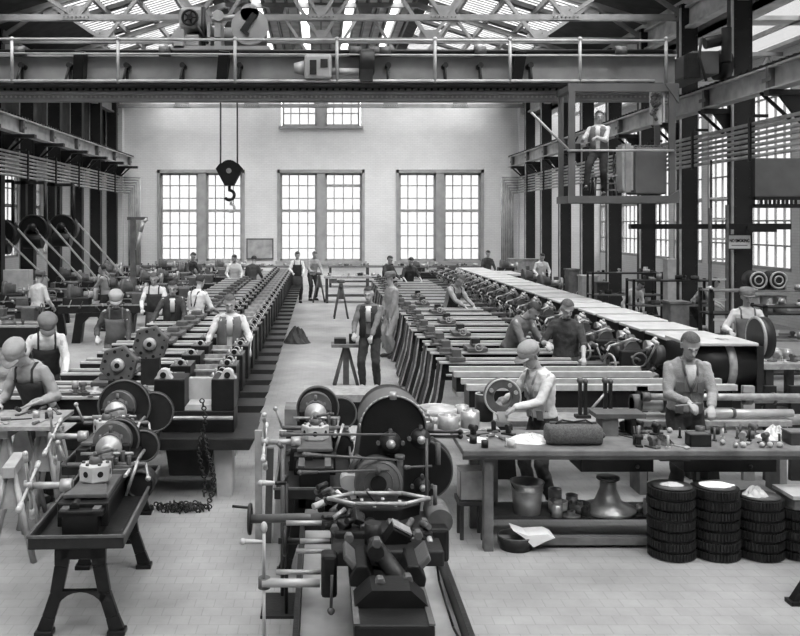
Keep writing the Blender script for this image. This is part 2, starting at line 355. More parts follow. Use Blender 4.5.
# ---- crane rail girders
for side, s in (('left', -1), ('right', 1)):
    t = thing('crane_runway', 'long riveted crane runway girder along the %s columns' % side, 'crane rail', (s * 8.35, 0, 0))
    MB().box(-.02, .02, 6, 39.6, 5.22, 5.62).box(-.14, .14, 6, 39.6, 5.2, 5.23).box(-.14, .14, 6, 39.6, 5.6, 5.64).build('girder', 'pipe', t)
    MB().box(-.035, .035, 6, 39.6, 5.64, 5.72).build('rail', 'steeldark', t)
    q = MB(); y = 6.2
    while y < 39.5: q.box(-.15, .15, y, y + .09, 5.64, 5.69); y += .24
    q.build('rail_clip', 'steeldark', t)['kind'] = 'stuff'
    for i in range(14):
        y = 19.35 + 2.78 * (i - 5)
        if y > 39: break
        st = MB(); br = MB(); st.box(-s * .14, -s * .02, y - .05, y + .05, 5.23, 5.6).box(-s * .16, -s * .14, y - .16, y + .16, 5.35, 5.42)
        br.prism([(0, 5.2), (s * .5, 5.2), (s * .5, 4.55)], 'y', y - .04, y + .04).ribbon([(-s * .1, 5.2, .03), (s * .45, 4.7, .03)], 'y', y + .3, y + .34)
        br.box(-.15, .45, y - .1, y + .1, 5.1, 5.2); st.build('stiffener', 'steelgrey', t); br.build('bracket', 'steeldark', t)
# ---- pipe bundles
for side, s in (('left', -1), ('right', 1)):
    t = thing('pipe_bundle', 'bundle of seven long parallel pipes hung along the %s columns' % side, 'pipes', (s * 8.62, 0, 0))
    for i in range(7):
        z = 4.08 + i * .108; yb = BW - .25 - (i * .1)
        pts = [(0, 12, z), (0, yb, z), (0, yb + .001, z)]
        p = MB().cyl((0, 12, z), (0, yb, z), .036, n=10)
        xx = -s * (.15 + .1 * i); p.cyl((0, yb, z), (xx, yb, z), .036, n=10).cyl((xx, yb, z), (xx, yb, .9), .036, n=10); p.ball((0, yb, z), .037).ball((xx, yb, z), .037)
        p.build('pipe', 'pipe', t)
    for i in range(12):
        y = 20.75 + 2.78 * (i - 3)
        if y > 39: break
        c = MB(); c.box(-s * .06 - .02, -s * .06 + .02, y - .04, y + .04, 3.98, 4.86).box(min(0, s * .3), max(0, s * .3), y - .03, y + .03, 4.86, 4.92); c.build('clamp', 'steeldark', t)
# ================================================================ overhead crane
yF = 19.2
cr = thing('bridge_crane', 'riveted overhead travelling crane spanning the whole hall', 'crane', (0, 0, 0))
for nm, y, m in (('front_girder', yF, 'crane'), ('rear_girder', 21.3, 'crane')):
    zb = 5.48 if y == yF else 5.76
    g = MB().box(-8.2, 7.55, y, y + .04, zb + .05, 6.3).box(-8.2, 7.55, y - .12, y + .3, 6.28, 6.33).box(-8.2, 7.55, y - .14, y + .3, zb, zb + .05)
    if y == yF: g.prism([(-8.2, 5.55), (7.55, 5.55), (7.4, 5.36), (-8.0, 5.36)], 'y', y + .28, y + .31)
    g = g.build(nm, m, cr)
    if y == yF:
        for nm2, z, st in (('rivet', 5.60, .14), ('flange_rivet', 5.44, .1)):
            r = MB(); x = -8
            while x < 7.5: r.cyl((x, y - .005, z), (x, y - .035, z), .026, n=6); x += st
            o = r.build(nm2, 'cover' if nm2 != 'rivet' else 'steeldark', g); o['kind'] = 'stuff'
        MB().box(-8.2, 7.55, y - .02, y, 5.36, 5.5).box(-8.2, 7.55, y - .15, y - .12, 5.34, 5.38).build('lower_flange', 'crane', g)
        MB().box(-8.2, 7.55, y - .06, y + .02, 6.33, 6.42).build('upper_flange', 'steeldark', g)
rl = MB(); yr = 18.62
rl.cyl((-8, yr, W(39, yr)), (7.14, yr, W(41, yr)), .028, n=8).cyl((-8, yr, W(81, yr)), (6.9, yr, W(81, yr)), .033, n=8).cyl((-8, yr, W(53, yr)), (7.14, yr, W(56, yr)), .02, n=8)
rl.build('handrail', 'pipe', cr)
for x in (12, 118, 235, 337, 435, 510, 580, 666): MB().cyl((U(x, yr), yr, W(83, yr)), (U(x, yr), yr, W(39, yr)), .035, n=8).ball((U(x, yr), yr, W(39, yr)), .05).build('handrail_post', 'pipe', cr)
MB().box(-8, 7.1, 18.66, yF, 5.62, 5.66).build('walkway', 'wooddk', cr)
for x in (22, 70, 127, 183, 240, 388, 445, 480, 530):
    X = U(x, 19.0); MB().ribbon([(X, 6.05, .03), (X, 5.66, .03)], 'y', 19.0, 19.04).cyl((X, 18.9, 6.07), (X, 19.2, 6.07), .06, n=8).cyl((X, 18.95, 6.06), (X - .02, 18.7, 5.68), .025, n=6).build('walkway_bracket', 'steeldark', cr)
for x in (78, 222, 518):
    X = U(x, 18.9); MB().box(X - .09, X + .13, 18.85, 19.15, 5.75, 6.38, (.25, .12, 0)).build('bearing_stand', 'black', cr)
MB().cyl((-8, 18.95, 6.36), (7.4, 18.95, 6.36), .045).build('drive_shaft', 'black', cr)
for x in (20, 165, 355, 375, 385, 480, 620): MB().cyl((U(x, 18.95) - .12, 18.95, 6.36), (U(x, 18.95) + .12, 18.95, 6.36), .11, n=14).build('coupling', 'mid', cr)
mo = MB(); X = U(318, 18.6); mo.box(X - .28, X + .28, 18.5, 18.95, 5.72, 6.22); mo = mo.build('drive_motor', 'crane', cr, bev=.05)
MB().cyl((X - .28, 18.72, 5.97), (X - .5, 18.72, 5.97), .16, .1, 16).cyl((X + .28, 18.72, 5.9), (X + .85, 18.72, 5.9), .07, n=12).build('motor_bell', 'pipe', mo)
MB().box(X - .17, X - .03, 18.48, 18.5, 5.8, 6.1).box(X + .05, X + .2, 18.48, 18.5, 5.95, 6.12).build('inspection_plate', 'iron', mo)
X = U(362, 18.8); gh = MB().cyl((X - .05, 18.75, 6.1), (X + .25, 18.75, 6.1), .27, n=24).box(X - .05, X + .22, 18.55, 19.1, 5.66, 6.1).build('gear_case', 'iron', cr, bev=.02)
# end carriage
ec = MB().box(7.55, 8.1, 18.3, 22.6, 5.78, 6.25).build('end_carriage', 'steelgrey', cr, bev=.02)
for y in (18.7, 22.1): MB().cyl((8.2, y, 6.02), (8.45, y, 6.02), .3, n=24).cyl((8.1, y, 6.02), (8.5, y, 6.02), .08).build('wheel', 'iron', cr)
MB().box(7.45, 7.7, 18.25, 18.5, 5.7, 6.2).cyl((7.8, 18.3, 6.4), (8.25, 18.3, 6.5), .12).cyl((8.2, 18.2, 6.0), (8.2, 18.2, 6.7), .1).tube([(7.7, 18.2, 6.5), (7.6, 18.1, 6.1), (7.75, 18.1, 5.6)], .03).build('gearbox', 'iron', ec, bev=.02)
# cab
cy0, cy1 = 17.9, 18.7
def CX_(p): return U(p, 17.95)
def CZ_(p): return W(p, 17.95)
cb = MB()
for px in (571, 671):
    for y in (cy0, cy1): cb.cbox(CX_(px), y, (CZ_(203) + CZ_(92)) / 2, .13 if y == cy0 else .1, .05, CZ_(92) - CZ_(203))
for y in (cy0, cy1): cb.box(CX_(567), CX_(675), y - .05, y + .05, CZ_(203), CZ_(196))
for px in (569, 672): cb.box(CX_(px) - .05, CX_(px) + .05, cy0, cy1, CZ_(203), CZ_(196)).box(CX_(px) - .05, CX_(px) + .05, cy0, cy1, CZ_(92), CZ_(86))
cb.box(CX_(567), CX_(675), cy0 - .03, cy0 + .03, CZ_(92), CZ_(84)).box(CX_(569), CX_(675), cy0, cy1, CZ_(199), CZ_(196))
cb.prism([(CX_(663), CZ_(84)), (CX_(677), CZ_(84)), (CX_(677), CZ_(104))], 'y', cy0 - .05, cy0).prism([(CX_(657), CZ_(203)), (CX_(677), CZ_(203)), (CX_(677), CZ_(190))], 'y', cy0 - .06, cy0)
cb = cb.build('operator_cab', 'steelgrey', cr)
MB().cyl((CX_(566), cy0 - .05, CZ_(151)), (CX_(672), cy0 - .05, CZ_(151)), .025, n=8).cyl((CX_(530), cy0 - .05, CZ_(113)), (CX_(567), cy0 - .05, CZ_(150)), .025, n=8).build('guard_rail', 'pipe', cb)
MB().box(CX_(636), CX_(668), cy0 + .1, cy0 + .65, CZ_(194), CZ_(147)).build('control_cabinet', 'steelgrey', cb, bev=.03)
q = MB()
for i in range(7): q.box(CX_(627) + .015 * i, CX_(627) + .015 * i + .008, cy0 + .1, cy0 + .6, CZ_(192), CZ_(143))
q.box(CX_(625), CX_(636), cy0 + .2, cy0 + .6, CZ_(190), CZ_(145)); q.build('cabinet_louvre', 'primer', cb)
q = MB()
for i in range(6): q.torus((CX_(640 + i * 5), cy0 + .3, CZ_(147)), .05, .015, (0, 1, 0), 12, 6)
q.build('lifting_ring', 'steelgrey', cb)
MB().box(CX_(663), CX_(665), cy0 + .05, cy0 + .5, CZ_(122), CZ_(92)).box(CX_(654), CX_(663), cy0 + .1, cy0 + .3, CZ_(124), CZ_(90)).build('switch_panel', 'primer', cb)
q = MB()
for i in range(22): q.cbox(CX_(652 + R.random() * 8), cy0 + .06, CZ_(94 + R.random() * 28), .06, .08, .06, (R.random(), R.random(), R.random()))
q.build('switch_gear', 'mid', cb)
MB().box(CX_(572), CX_(582), cy0 + .15, cy0 + .45, CZ_(150), CZ_(143)).cyl((CX_(577), cy0 + .3, CZ_(143)), (CX_(580), cy0 + .2, CZ_(136)), .02).cyl((CX_(577), cy0 + .3, CZ_(197)), (CX_(577), cy0 + .3, CZ_(150)), .035).build('controller', 'iron', cb)
stl = thing('cab_stool', 'small slatted step stool under the crane operator in the cab', 'stool', (CX_(611), 18.4, CZ_(196)))
MB().box(-.24, .22, -.18, .18, .4, .43).build('seat', 'woodlt', stl)
for x in (-.2, .18):
    for y in (-.15, .15): MB().cyl((x * 1.15, y, 0), (x, y * .8, .4), .022, n=6).build('leg', 'wood', stl)
MB().box(-.2, .18, -.16, -.13, .12, .15).box(-.2, .18, -.16, -.13, .25, .28).build('rung', 'wood', stl)
MB().tube([(.22, .1, .43), (.4, .1, 1.0), (.35, .1, 1.03), (.2, .1, .6)], .02).build('back_bar', 'wood', stl)
# trolley
def TX(p): return U(p, 20.2)
def TZ(p): return W(p, 20.2)
tr = thing('crane_trolley', 'hoist trolley with motors and drum on top of the overhead crane', 'hoist', (0, 0, 0))
MB().box(TX(178), TX(272), 19.3, 21.4, 6.43, 6.55).box(TX(180), TX(190), 19.3, 21.4, 6.5, 6.9).box(TX(218), TX(224), 19.5, 21.2, 6.5, 7.1).box(TX(211), TX(214), 19.5, 21.2, 6.5, 7.1).box(TX(211), TX(224), 19.5, 19.6, 6.72, 6.78).build('frame', 'crane', tr)
MB().box(TX(183), TX(209), 19.6, 20.8, TZ(33), TZ(13)).build('hoist_motor', 'crane', tr, bev=.08)
q = MB().torus((TX(194), 19.55, TZ(24)), .16, .03, (0, 1, 0)).cyl((TX(194), 19.6, TZ(24)), (TX(194), 19.5, TZ(24)), .06)
for i in range(5): a = i * 2 * PI / 5; q.cyl((TX(194), 19.55, TZ(24)), (TX(194) + .15 * math.cos(a), 19.55, TZ(24) + .15 * math.sin(a)), .02, n=6)
q.build('motor_fan', 'black', tr)
MB().box(TX(183), TX(203), 19.5, 20.4, TZ(52), TZ(41)).cyl((TX(203), 19.9, TZ(46)), (TX(214), 19.9, TZ(46)), .1).build('travel_motor', 'crane', tr, bev=.06)
MB().cyl((TX(222), 19.45, TZ(23)), (TX(222), 19.7, TZ(23)), .12, n=16).cyl((TX(215), 19.6, TZ(26)), (TX(245), 19.6, TZ(22)), .05).build('brake', 'pipe', tr)
q = MB().cyl((TX(252), 19.5, TZ(33)), (TX(252), 19.62, TZ(33)), .40, n=40).cyl((TX(252), 19.5, TZ(20)), (TX(252), 19.9, TZ(20)), .2, n=24); q.build('gear_guard', 'crane', tr)
MB().box(TX(249), TX(255), 19.44, 19.5, TZ(38), TZ(20), (0, .6, 0)).box(TX(243), TX(252), 19.44, 19.5, TZ(40), TZ(37), (0, .7, 0)).build('guard_strap', 'iron', tr)
MB().cyl((TX(185), 20.5, 6.95), (TX(266), 20.5, 6.95), .25, n=24).build('rope_drum', 'steelgrey', tr)
MB().cyl((TX(183), 20.7, 6.6), (TX(270), 20.7, 6.6), .05).cyl((TX(207), 19.6, TZ(14)), (TX(207), 19.6, TZ(56)), .05).cyl((TX(200), 19.5, TZ(30)), (TX(212), 19.5, TZ(50)), .03).build('rod', 'black', tr)
# hook block
hb = thing('hook_block', 'dark crane hook block hanging on two ropes before the back wall', 'crane hook', (TX(229), 20.3, 0))
MB().cyl((-.20, 0, TZ(170)), (-.20, 0, 6.9), .02, n=6).build('rope', 'rope', hb); MB().cyl((.18, 0, TZ(170)), (.17, 0, 6.9), .02, n=6).build('rope', 'rope', hb)
z = TZ(173); pl = [(-.3, z + .1), (-.2, z + .22), (.2, z + .22), (.3, z + .1), (.1, z - .28), (-.1, z - .28)]
b = MB().prism(pl, 'y', -.12, -.08).prism(pl, 'y', .08, .12).build('cheek_plate', 'black', hb)
MB().cyl((0, -.07, z + .08), (0, .07, z + .08), .22, n=24).build('sheave', 'iron', hb)
MB().cyl((0, -.16, z + .05), (0, .16, z + .05), .06).build('pin', 'light', hb)
def hook(o, cx, cz, r, m):
    pts = [(cx, cz + r * 2.2)] + arc(cx, cz, r, 90, -150, 12); q = MB()
    pts = [(cx, cz + r * 2.2), (cx, cz + r)] + arc(cx, cz, r, 80, -150, 12)
    q.tube([(p[0], 0, p[1]) for p in pts], r * .33, 8); return q.build('hook', m, o)
hook(hb, 0, TZ(195), .11, 'iron'); hook(hb, .03, TZ(208), .085, 'cover')
# second (aisle) crane cab, boards, ladder
ac = thing('aisle_crane_cab', 'dark box cab hanging in the right aisle behind the nearest column', 'crane cab', (0, 21, 0))
x0, x1 = U(752, 21), U(800, 21)
MB().box(x0, x1 + .2, 0, .9, W(197, 21), W(158, 21)).build('body', 'steelgrey', ac, bev=.02)
q = MB().box(x0 - .05, x0 + .05, -.05, .05, W(206, 21), 6).box(x0, x1 + .3, -.05, .05, W(208, 21), W(204, 21)).box(x0, x1 + .3, -.05, .05, W(200, 21), W(197, 21))
for i in range(9): q.box(x0 + .2 + i * .1, x0 + .24 + i * .1, -.03, .03, W(207, 21), W(197, 21))
q.build('frame', 'black', ac)
bm_ = thing('swing_boom', 'long dark horizontal boom hanging before the right columns', 'boom', (0, 0, 0))
MB().box(U(630, 18.9), U(727, 18.9), 18.85, 19.0, W(229, 18.9), W(224, 18.9)).box(U(727, 18.9), U(790, 18.9), 18.85, 19.0, W(229.5, 18.9), W(223.5, 18.9)).box(U(748, 18.8), U(777, 18.8), 18.8, 18.9, W(232, 18.8), W(226, 18.8)).build('beam', 'black', bm_)
MB().cyl((U(711, 18.9), 18.9, W(226, 18.9)), (U(711, 18.9), 18.9, W(160, 18.9)), .02).cyl((U(660, 18.9), 18.92, W(226, 18.9)), (U(660, 18.9), 18.92, 5.3), .015).build('hanger', 'steeldark', bm_)
ld = thing('ladder', 'grey ladder standing against the nearest right column', 'ladder', (0, 18.7, 0))
for p in (710, 727): MB().box(U(p, 18.7) - .025, U(p, 18.7) + .025, -.03, .03, 0, W(208 if p == 710 else 205, 18.7)).build('rail', 'mid', ld)
for i in range(8): MB().box(U(710, 18.7), U(727, 18.7), -.02, .02, .3 + i * .42, .34 + i * .42).build('rung', 'pipe', ld)
# ================================================================ people
def ik(a, b, l1, l2, hint):
    a, b = Vector(a), Vector(b); d = b - a; L = min(d.length, (l1 + l2) * .995); L = max(L, abs(l1 - l2) + .02)
    dn = d.normalized(); b = a + dn * L; x = (l1 * l1 - l2 * l2 + L * L) / (2 * L); h = math.sqrt(max(0, l1 * l1 - x * x))
    hv = Vector(hint); hv = hv - dn * hv.dot(dn)
    if hv.length < 1e-4: hv = Vector((0, 0, -1)) - dn * -dn.z
    return a + dn * x + hv.normalized() * h, b
def caps(mb, a, b, r0, r1, n=10):
    mb.cyl(a, b, r0, r1, n); mb.ball(a, r0, n, 6); mb.ball(b, r1, n, 6)
def loft(mb, rings, n=16, arcf=None):
    vs = []; k = len(rings)
    for c, ax, ay, rx, ry in rings:
        for i in range(n): t = 2 * PI * i / n; vs.append(Vector(c) + Vector(ax) * rx * math.cos(t) + Vector(ay) * ry * math.sin(t))
    fs = [(j * n + i, j * n + (i + 1) % n, (j + 1) * n + (i + 1) % n, (j + 1) * n + i) for j in range(k - 1) for i in range(n) if arcf is None or arcf(2 * PI * (i + .5) / n)]
    if arcf is None: fs += [tuple(range(n - 1, -1, -1)), tuple(range((k - 1) * n, k * n))]
    mb._add(vs, fs, True)
WR = bpy.data.textures.new('wrinkles', 'CLOUDS'); WR.noise_scale = .07; WR.noise_depth = 2
def bake(o, vox, smooth=4, disp=0):
    if vox:
        r = o.modifiers.new('r', 'REMESH'); r.mode = 'VOXEL'; r.voxel_size = vox; r.use_smooth_shade = True
        if disp:
            tx_ = WR; d = o.modifiers.new('d', 'DISPLACE'); d.texture = tx_; d.strength = disp; d.mid_level = .5; d.texture_coords = 'LOCAL'
        if smooth: s = o.modifiers.new('s', 'SMOOTH'); s.iterations = smooth; s.factor = .5
    dg = bpy.context.evaluated_depsgraph_get(); me = bpy.data.meshes.new_from_object(o.evaluated_get(dg)); old = o.data; o.modifiers.clear(); o.data = me; me.name = old.name; bpy.data.meshes.remove(old)
    me.polygons.foreach_set('use_smooth', [True] * len(me.polygons)); me.update(); return o
def person(label, loc, face, hl, hr, lean=.1, s=1.0, head=.3, turn=0, hat=None, hair='hairdk', shirt='shgrey', trousers='denim', bib=None, apron=None, vest=None, rolled=False, inner=None, pocket=None, vox=.012, feet=None, hip=.93, smooth=3):
    t = thing('person', label, 'person', loc, math.radians(face)); t.scale = (s, s, s)
    u = Vector((0, -math.sin(lean), math.cos(lean))); fw = Vector((0, -math.cos(lean), -math.sin(lean))); X = Vector((1, 0, 0))
    pel = Vector((0, .5 * math.sin(lean) * .45, hip)); ch = pel + u * .30; nk = pel + u * .54
    hd = Vector((math.sin(turn) * .06, -math.sin(lean * .7 + head) * .175, math.cos(lean * .7 + head) * .145)); hc = nk + hd
    B = MB()
    def torso(mb, g, top=True):
        R_ = [(pel - u * (.10 if g == 0 else -.02), .155, .105), (pel + u * .03, .165, .115), (pel + u * .14, .145, .10), (ch, .168, .118), (pel + u * .42, .18, .115), (pel + u * .50, .14, .085), (pel + u * .53, .07, .06)]
        if not top: R_ = R_[:3]
        loft(mb, [(c, X, fw, a + g, b + g) for c, a, b in R_])
    torso(B, 0); caps(B, nk - u * .04, hc - hd * .35, .055, .05)
    rot = Euler((lean * .7 + head, 0, turn)).to_matrix()
    def HP(x, y, z): return hc + rot @ Vector((x * 1.08, y * 1.08, z * 1.08))
    # head: skull, jaw, nose, brow, ears
    for c, r in (((0, .012, .03), (.074, .092, .088)), ((0, -.022, -.03), (.058, .065, .075)), ((0, -.045, -.075), (.035, .04, .03)), ((0, -.078, .022), (.05, .018, .014))):
        q = MB(); q.ball((0, 0, 0), r, 14, 10); B._add([HP(*(Vector(v) + Vector(c))) for v in q.v], q.f, True)
    caps(B, HP(0, -.085, .015), HP(0, -.108, -.022), .009, .015, 8)
    for e in (-1, 1): caps(B, HP(e * .076, .01, .02), HP(e * .076, .005, -.02), .016, .011, 8)
    caps(B, HP(-.02, -.085, -.052), HP(.02, -.085, -.052), .011, .011, 8)
    S = MB(); torso(S, .016)
    T = MB(); loft(T, [(c, X, Y_, a, b) for c, Y_, a, b in [(pel - u * .13, fw, .16, .115), (pel - u * .02, fw, .182, .13), (pel + u * .12, fw, .165, .12)]])
    feet = feet or [(-.12, -.02, 0), (.12, .03, 0)]; hs = {}
    for e, hand in ((-1, hl), (1, hr)):
        sh = pel + u * .455 + X * e * .168; el, wr = ik(sh, hand, .29, .265, Vector((e * .5, .35, -.8)))
        caps(B, sh, el, .052, .04); caps(B, el, wr, .042, .027)
        caps(S, sh + u * -.01, el, .062, .052)
        if rolled: caps(S, el, el.lerp(wr, .15), .055, .05)
        else: caps(S, el, el.lerp(wr, .93), .053, .038)
        d = (wr - el).normalized(); dd = (d * .75 + Vector((0, -.25, -.45))).normalized()
        side = dd.cross(Vector((0, 0, 1))); side = (X if side.length < .05 else side.normalized()); 
        if side.x * e > 0: side = -side      # towards the thumb (inward)
        nrm = side.cross(dd).normalized()
        if nrm.z > 0: nrm = -nrm
        pc = wr + dd * .045
        for k in range(4): caps(B, wr + side * (.012 - k * .008), wr + dd * .085 + side * (.028 - k * .018), .016, .013, 8)
        for k, fl in enumerate((.062, .072, .066, .05)):
            b0 = wr + dd * .088 + side * (.03 - k * .0195); m1 = b0 + (dd * .8 + nrm * .45).normalized() * fl * .5; m2 = m1 + (dd * .25 + nrm * .95).normalized() * fl * .5
            caps(B, b0, m1, .0095, .009, 8); caps(B, m1, m2, .009, .0075, 8)
        tb_ = wr + dd * .03 + side * .025; tm = tb_ + (side * .8 + dd * .6 + nrm * .2).normalized() * .04; te = tm + (dd * .9 + nrm * .5).normalized() * .032
        caps(B, tb_, tm, .013, .011, 8); caps(B, tm, te, .011, .009, 8)
    SH = MB()
    for e, ft in zip((-1, 1), feet):
        h = pel + X * e * .09 - u * .05; an = Vector(ft) + Vector((0, 0, .085)); kn, an = ik(h, an, .43, .42, Vector((e * .1, -1, .1)))
        caps(B, h, kn, .08, .056); caps(B, kn, an, .056, .036); caps(B, an, an + Vector((0, -.13, -.045)), .036, .03)
        caps(T, h, kn, .098, .075); caps(T, kn, an + Vector((0, 0, .03)), .075, .062)
        SH.ball(an + Vector((0, -.06, -.045)), (.048, .14, .045), 12, 8); SH.cyl(an + Vector((0, .02, -.085)), an + Vector((0, .02, 0)), .05, .045, 12); SH.box(an.x - .04, an.x + .04, an.y - .17, an.y + .06, an.z - .085, an.z - .06)
    b = bake(B.build('body', 'skin', t), vox, 2)
    b.data.materials.append(M['skindark']); b.data.materials.append(M['lip'])
    eyes = [HP(e * .029, -.088, .005) for e in (-1, 1)]; brow = [HP(e * .03, -.095, .027) for e in (-1, 1)]; mo_ = HP(0, -.095, -.052)
    for p in b.data.polygons:
        c = p.center
        if (c - hc).length < .14:
            if any((c - e).length < .009 + vox * .2 for e in eyes) or any(abs((c - e).dot(rot @ X)) < .02 and (c - e).length < .022 and abs((c - e).dot(rot @ Vector((0, 0, 1)))) < .006 for e in brow): p.material_index = 1
            elif abs((c - mo_).dot(rot @ Vector((0, 0, 1)))) < .007 and (c - mo_).length < .026: p.material_index = 2
    so_ = bake(S.build('shirt', shirt, t), max(vox, .012), smooth, .03); bake(T.build('trousers', trousers, t), max(vox, .014), smooth, .03)
    SH.build('shoes', 'leather', t)
    # collar
    q = MB(); loft(q, [(pel + u * .505 + fw * .005, X, fw, .088, .075), (pel + u * .545 + fw * .008, X, fw, .07, .068)], 16, lambda a: True); q.build('collar', shirt, t)
    # hair
    if hair:
        q = MB(); h = MB(); h.ball((0, .016, .038), (.084, .099, .092), 16, 12, lambda d: d.z > .035 or (d.y > .01 and d.z > -.05))
        q._add([HP(*v) for v in h.v], h.f, True); q.build('hair', hair, t)
    if hat:
        kind, hm = hat; q = MB(); h = MB(); dz = .05
        h.ball((0, .012, dz + .01), (.1, .12, .085 if kind == 'cap' else .095), 18, 12, lambda d: d.z > -.012)
        h.prism([(x * .9, -.06 + y) for x, y in arc(0, -.02, .095, 180, 360, 10)], 'z', dz - .005, dz + .006)
        if kind == 'cap': h.lathe([(.098, dz), (.112, dz + .045), (.09, dz + .085), (0, dz + .09)], (0, .02, 0), (0, 0, 1), 18)
        q._add([HP(*v) for v in h.v], h.f, True); q.build('cap', hm, t)
    fr = lambda w_: (lambda a: abs(a - PI / 2) < w_)
    if inner or vest:
        q = MB(); loft(q, [(c, X, fw, a + .028, b_ + .028) for c, a, b_ in [(pel + u * .24, .158, .11), (pel + u * .40, .168, .115), (pel + u * .5, .13, .085)]], 40, lambda a: abs(a - PI / 2) < .26); o = q.build('shirt_front', inner or 'shwhite', t); m = o.modifiers.new('s', 'SOLIDIFY'); m.thickness = .004
    if pocket:
        C_ = lambda a, z, g=.026: pel + u * z + X * (.165 + g) * math.cos(a) + fw * (.115 + g) * math.sin(a)
        for e in (-1, 1):
            for z0 in (.33, .12):
                a0 = PI / 2 + e * .32; a1 = PI / 2 + e * .72; q = MB(); q._add([C_(a0, z0), C_(a1, z0), C_(a1, z0 - .1), C_(a0, z0 - .1), C_(a0, z0, .033), C_(a1, z0, .033), C_(a1, z0 - .1, .033), C_(a0, z0 - .1, .033)], [(0, 1, 2, 3), (4, 5, 6, 7), (0, 1, 5, 4), (1, 2, 6, 5), (2, 3, 7, 6), (3, 0, 4, 7)]); q.build('pocket', pocket, t)
            MB().tube([pel + u * .24 + fw * .146, pel + u * .40 + fw * .15 + X * e * .055, pel + u * .53 + fw * .075 + X * e * .07], .012, 6).build('lapel', pocket, t)
        MB().tube([pel + u * .0 + fw * .143, pel + u * .12 + fw * .135, pel + u * .24 + fw * .146], .006, 6).build('placket', pocket, t)
    if bib or apron:
        q = MB(); mt = bib or apron
        loft(q, [(c, X, fw, a + .027, b_ + .027) for c, a, b_ in [(pel - u * .02, .165, .12), (pel + u * .14, .15, .11), (ch, .168, .118), (pel + u * .38, .175, .118)]], 24, fr(.95))
        for e in (-1, 1): q.tube([pel + u * .38 + fw * .13 + X * e * .1, pel + u * .50 + fw * .075 + X * e * .1, pel + u * .53 + X * e * .1, pel + u * .47 - fw * .11 + X * e * .08, pel + u * .2 - fw * .13 + X * e * .03], .014, 6)
        if apron: loft(q, [(pel - u * .0, X, fw, .20, .15), (Vector((0, -.05, hip - .3)), X, Vector((0, -1, 0)), .2, .14), (Vector((0, -.05, hip - .5)), X, Vector((0, -1, 0)), .21, .15)], 24, fr(1.2))
        o = q.build('apron' if apron else 'overall_bib', mt, t); m = o.modifiers.new('s', 'SOLIDIFY'); m.thickness = .006
    if vest:
        q = MB(); loft(q, [(c, X, fw, a + .03, b_ + .03) for c, a, b_ in [(pel - u * .02, .165, .12), (pel + u * .14, .15, .11), (ch, .168, .118), (pel + u * .42, .17, .112), (pel + u * .5, .12, .08)]], 28, lambda a: abs(a - PI / 2) > .3)
        o = q.build('vest', vest, t); m = o.modifiers.new('s', 'SOLIDIFY'); m.thickness = .006
    return t
YL = []; _y = 9.75
while _y < 34: YL.append(_y); _y += .86 + .004 * (_y - 9)
YM = []; _y = 11.55
while _y < 28: YM.append(_y); _y += .86 + .006 * (_y - 11)
def gap(px, d, L):
    y = min((a + b + .41) / 2 for a, b in zip(L[:-1], L[1:]) if abs((a + b + .41) / 2 - d) == min(abs((p + q + .41) / 2 - d) for p, q in zip(L[:-1], L[1:])))
    return (U(px, y), y, 0)
G = .95
# right foreground: two bench workers
person('worker in grey work jacket with pockets, bareheaded, filing at the long front bench', (U(686, 8.72), 8.72, 0), -4, (-.10, -.38, 1.10), (.10, -.40, 1.06), .12, .99, .45, 0, None, 'hairgr', 'jacket', 'denim', inner='shwhite', pocket='shmid', vox=.0075, smooth=2)
person('worker in tall soft cap and pale jacket, side-on behind the canvas bag', (U(541, 8.75), 8.75, 0), -62, (-.16, -.42, 1.12), (.10, -.44, 1.10), .14, .92, .5, 0, ('cap', 'shgrey'), 'hairdk', 'shwhite', 'denim', pocket='jacket', vox=.0075, smooth=2)
person('man standing in dark trousers and waistcoat at the vise stand in the aisle', (U(370, 14.85), 14.85, 0), -15, (-.2, -.34, .98), (.1, -.36, .95), .08, .98, .2, -.1, None, 'hairdk', 'shmid', 'denim', vest='denim', vox=.011)
person('man in long pale shop coat and trousers standing side-on in the aisle', (U(392, 18.4), 18.4, 0), -70, (-.1, -.2, .82), (.15, -.1, .84), .04, 1.0, .15, 0, ('cap', 'shmid'), 'hairdk', 'shgrey', 'shgrey')
person('bent worker in dark shirt leaning right over the middle lathe beds', gap(516, 13.06, YM), 42, (-.1, -.5, 1.05), (.16, -.48, 1.02), .5, 1, .55, 0, None, 'hairdk', 'shmid', 'denim', rolled=True)
person('worker in black shirt holding a bar at the middle lathe beds', gap(566, 12.19, YM), -12, (-.25, -.32, 1.15), (.2, -.4, 1.0), .1, 1, .45, .15, None, 'hairgr', 'shdark', 'shmid', rolled=True)
person('worker in grey shirt bending over middle lathe beds near the aisle side', gap(452, 19.4, YM), 35, (-.1, -.5, 1.0), (.15, -.5, 1.0), .4, 1, .5, 0, None, 'hairgr', 'shgrey', 'denim', apron='denim')
person('capped worker in pale shirt and long tie behind the drum machine at right', (U(746, 13.8), 13.8, 0), -10, (-.3, -.3, 1.12), (.25, -.35, 1.05), .06, 1, .15, 0, ('cap', 'shmid'), 'hairdk', 'shwhite', 'denim', bib='shmid')
person('worker in white shirt bending at the shelves behind the right columns', (U(700, 20.6), 20.6, 0), 60, (-.1, -.45, .9), (.1, -.45, .95), .65, .95, .4, 0, None, 'hairdk', 'shwhite', 'denim', vox=.02)
person('small figure in white coat bending beside racks in the right colonnade', (U(632, 21.5), 21.5, 0), 20, (-.1, -.35, .7), (.12, -.3, .75), .75, .9, .3, 0, None, 'hairdk', 'shwhite', 'shwhite', vox=.02)
person('pale figure working beyond the covered machine tables, far right back', (U(541, 31), 31, 0), 0, (-.2, -.35, 1.0), (.2, -.35, 1.0), .3, 1, .3, 0, None, 'hairdk', 'shwhite', 'shwhite', vox=.02)
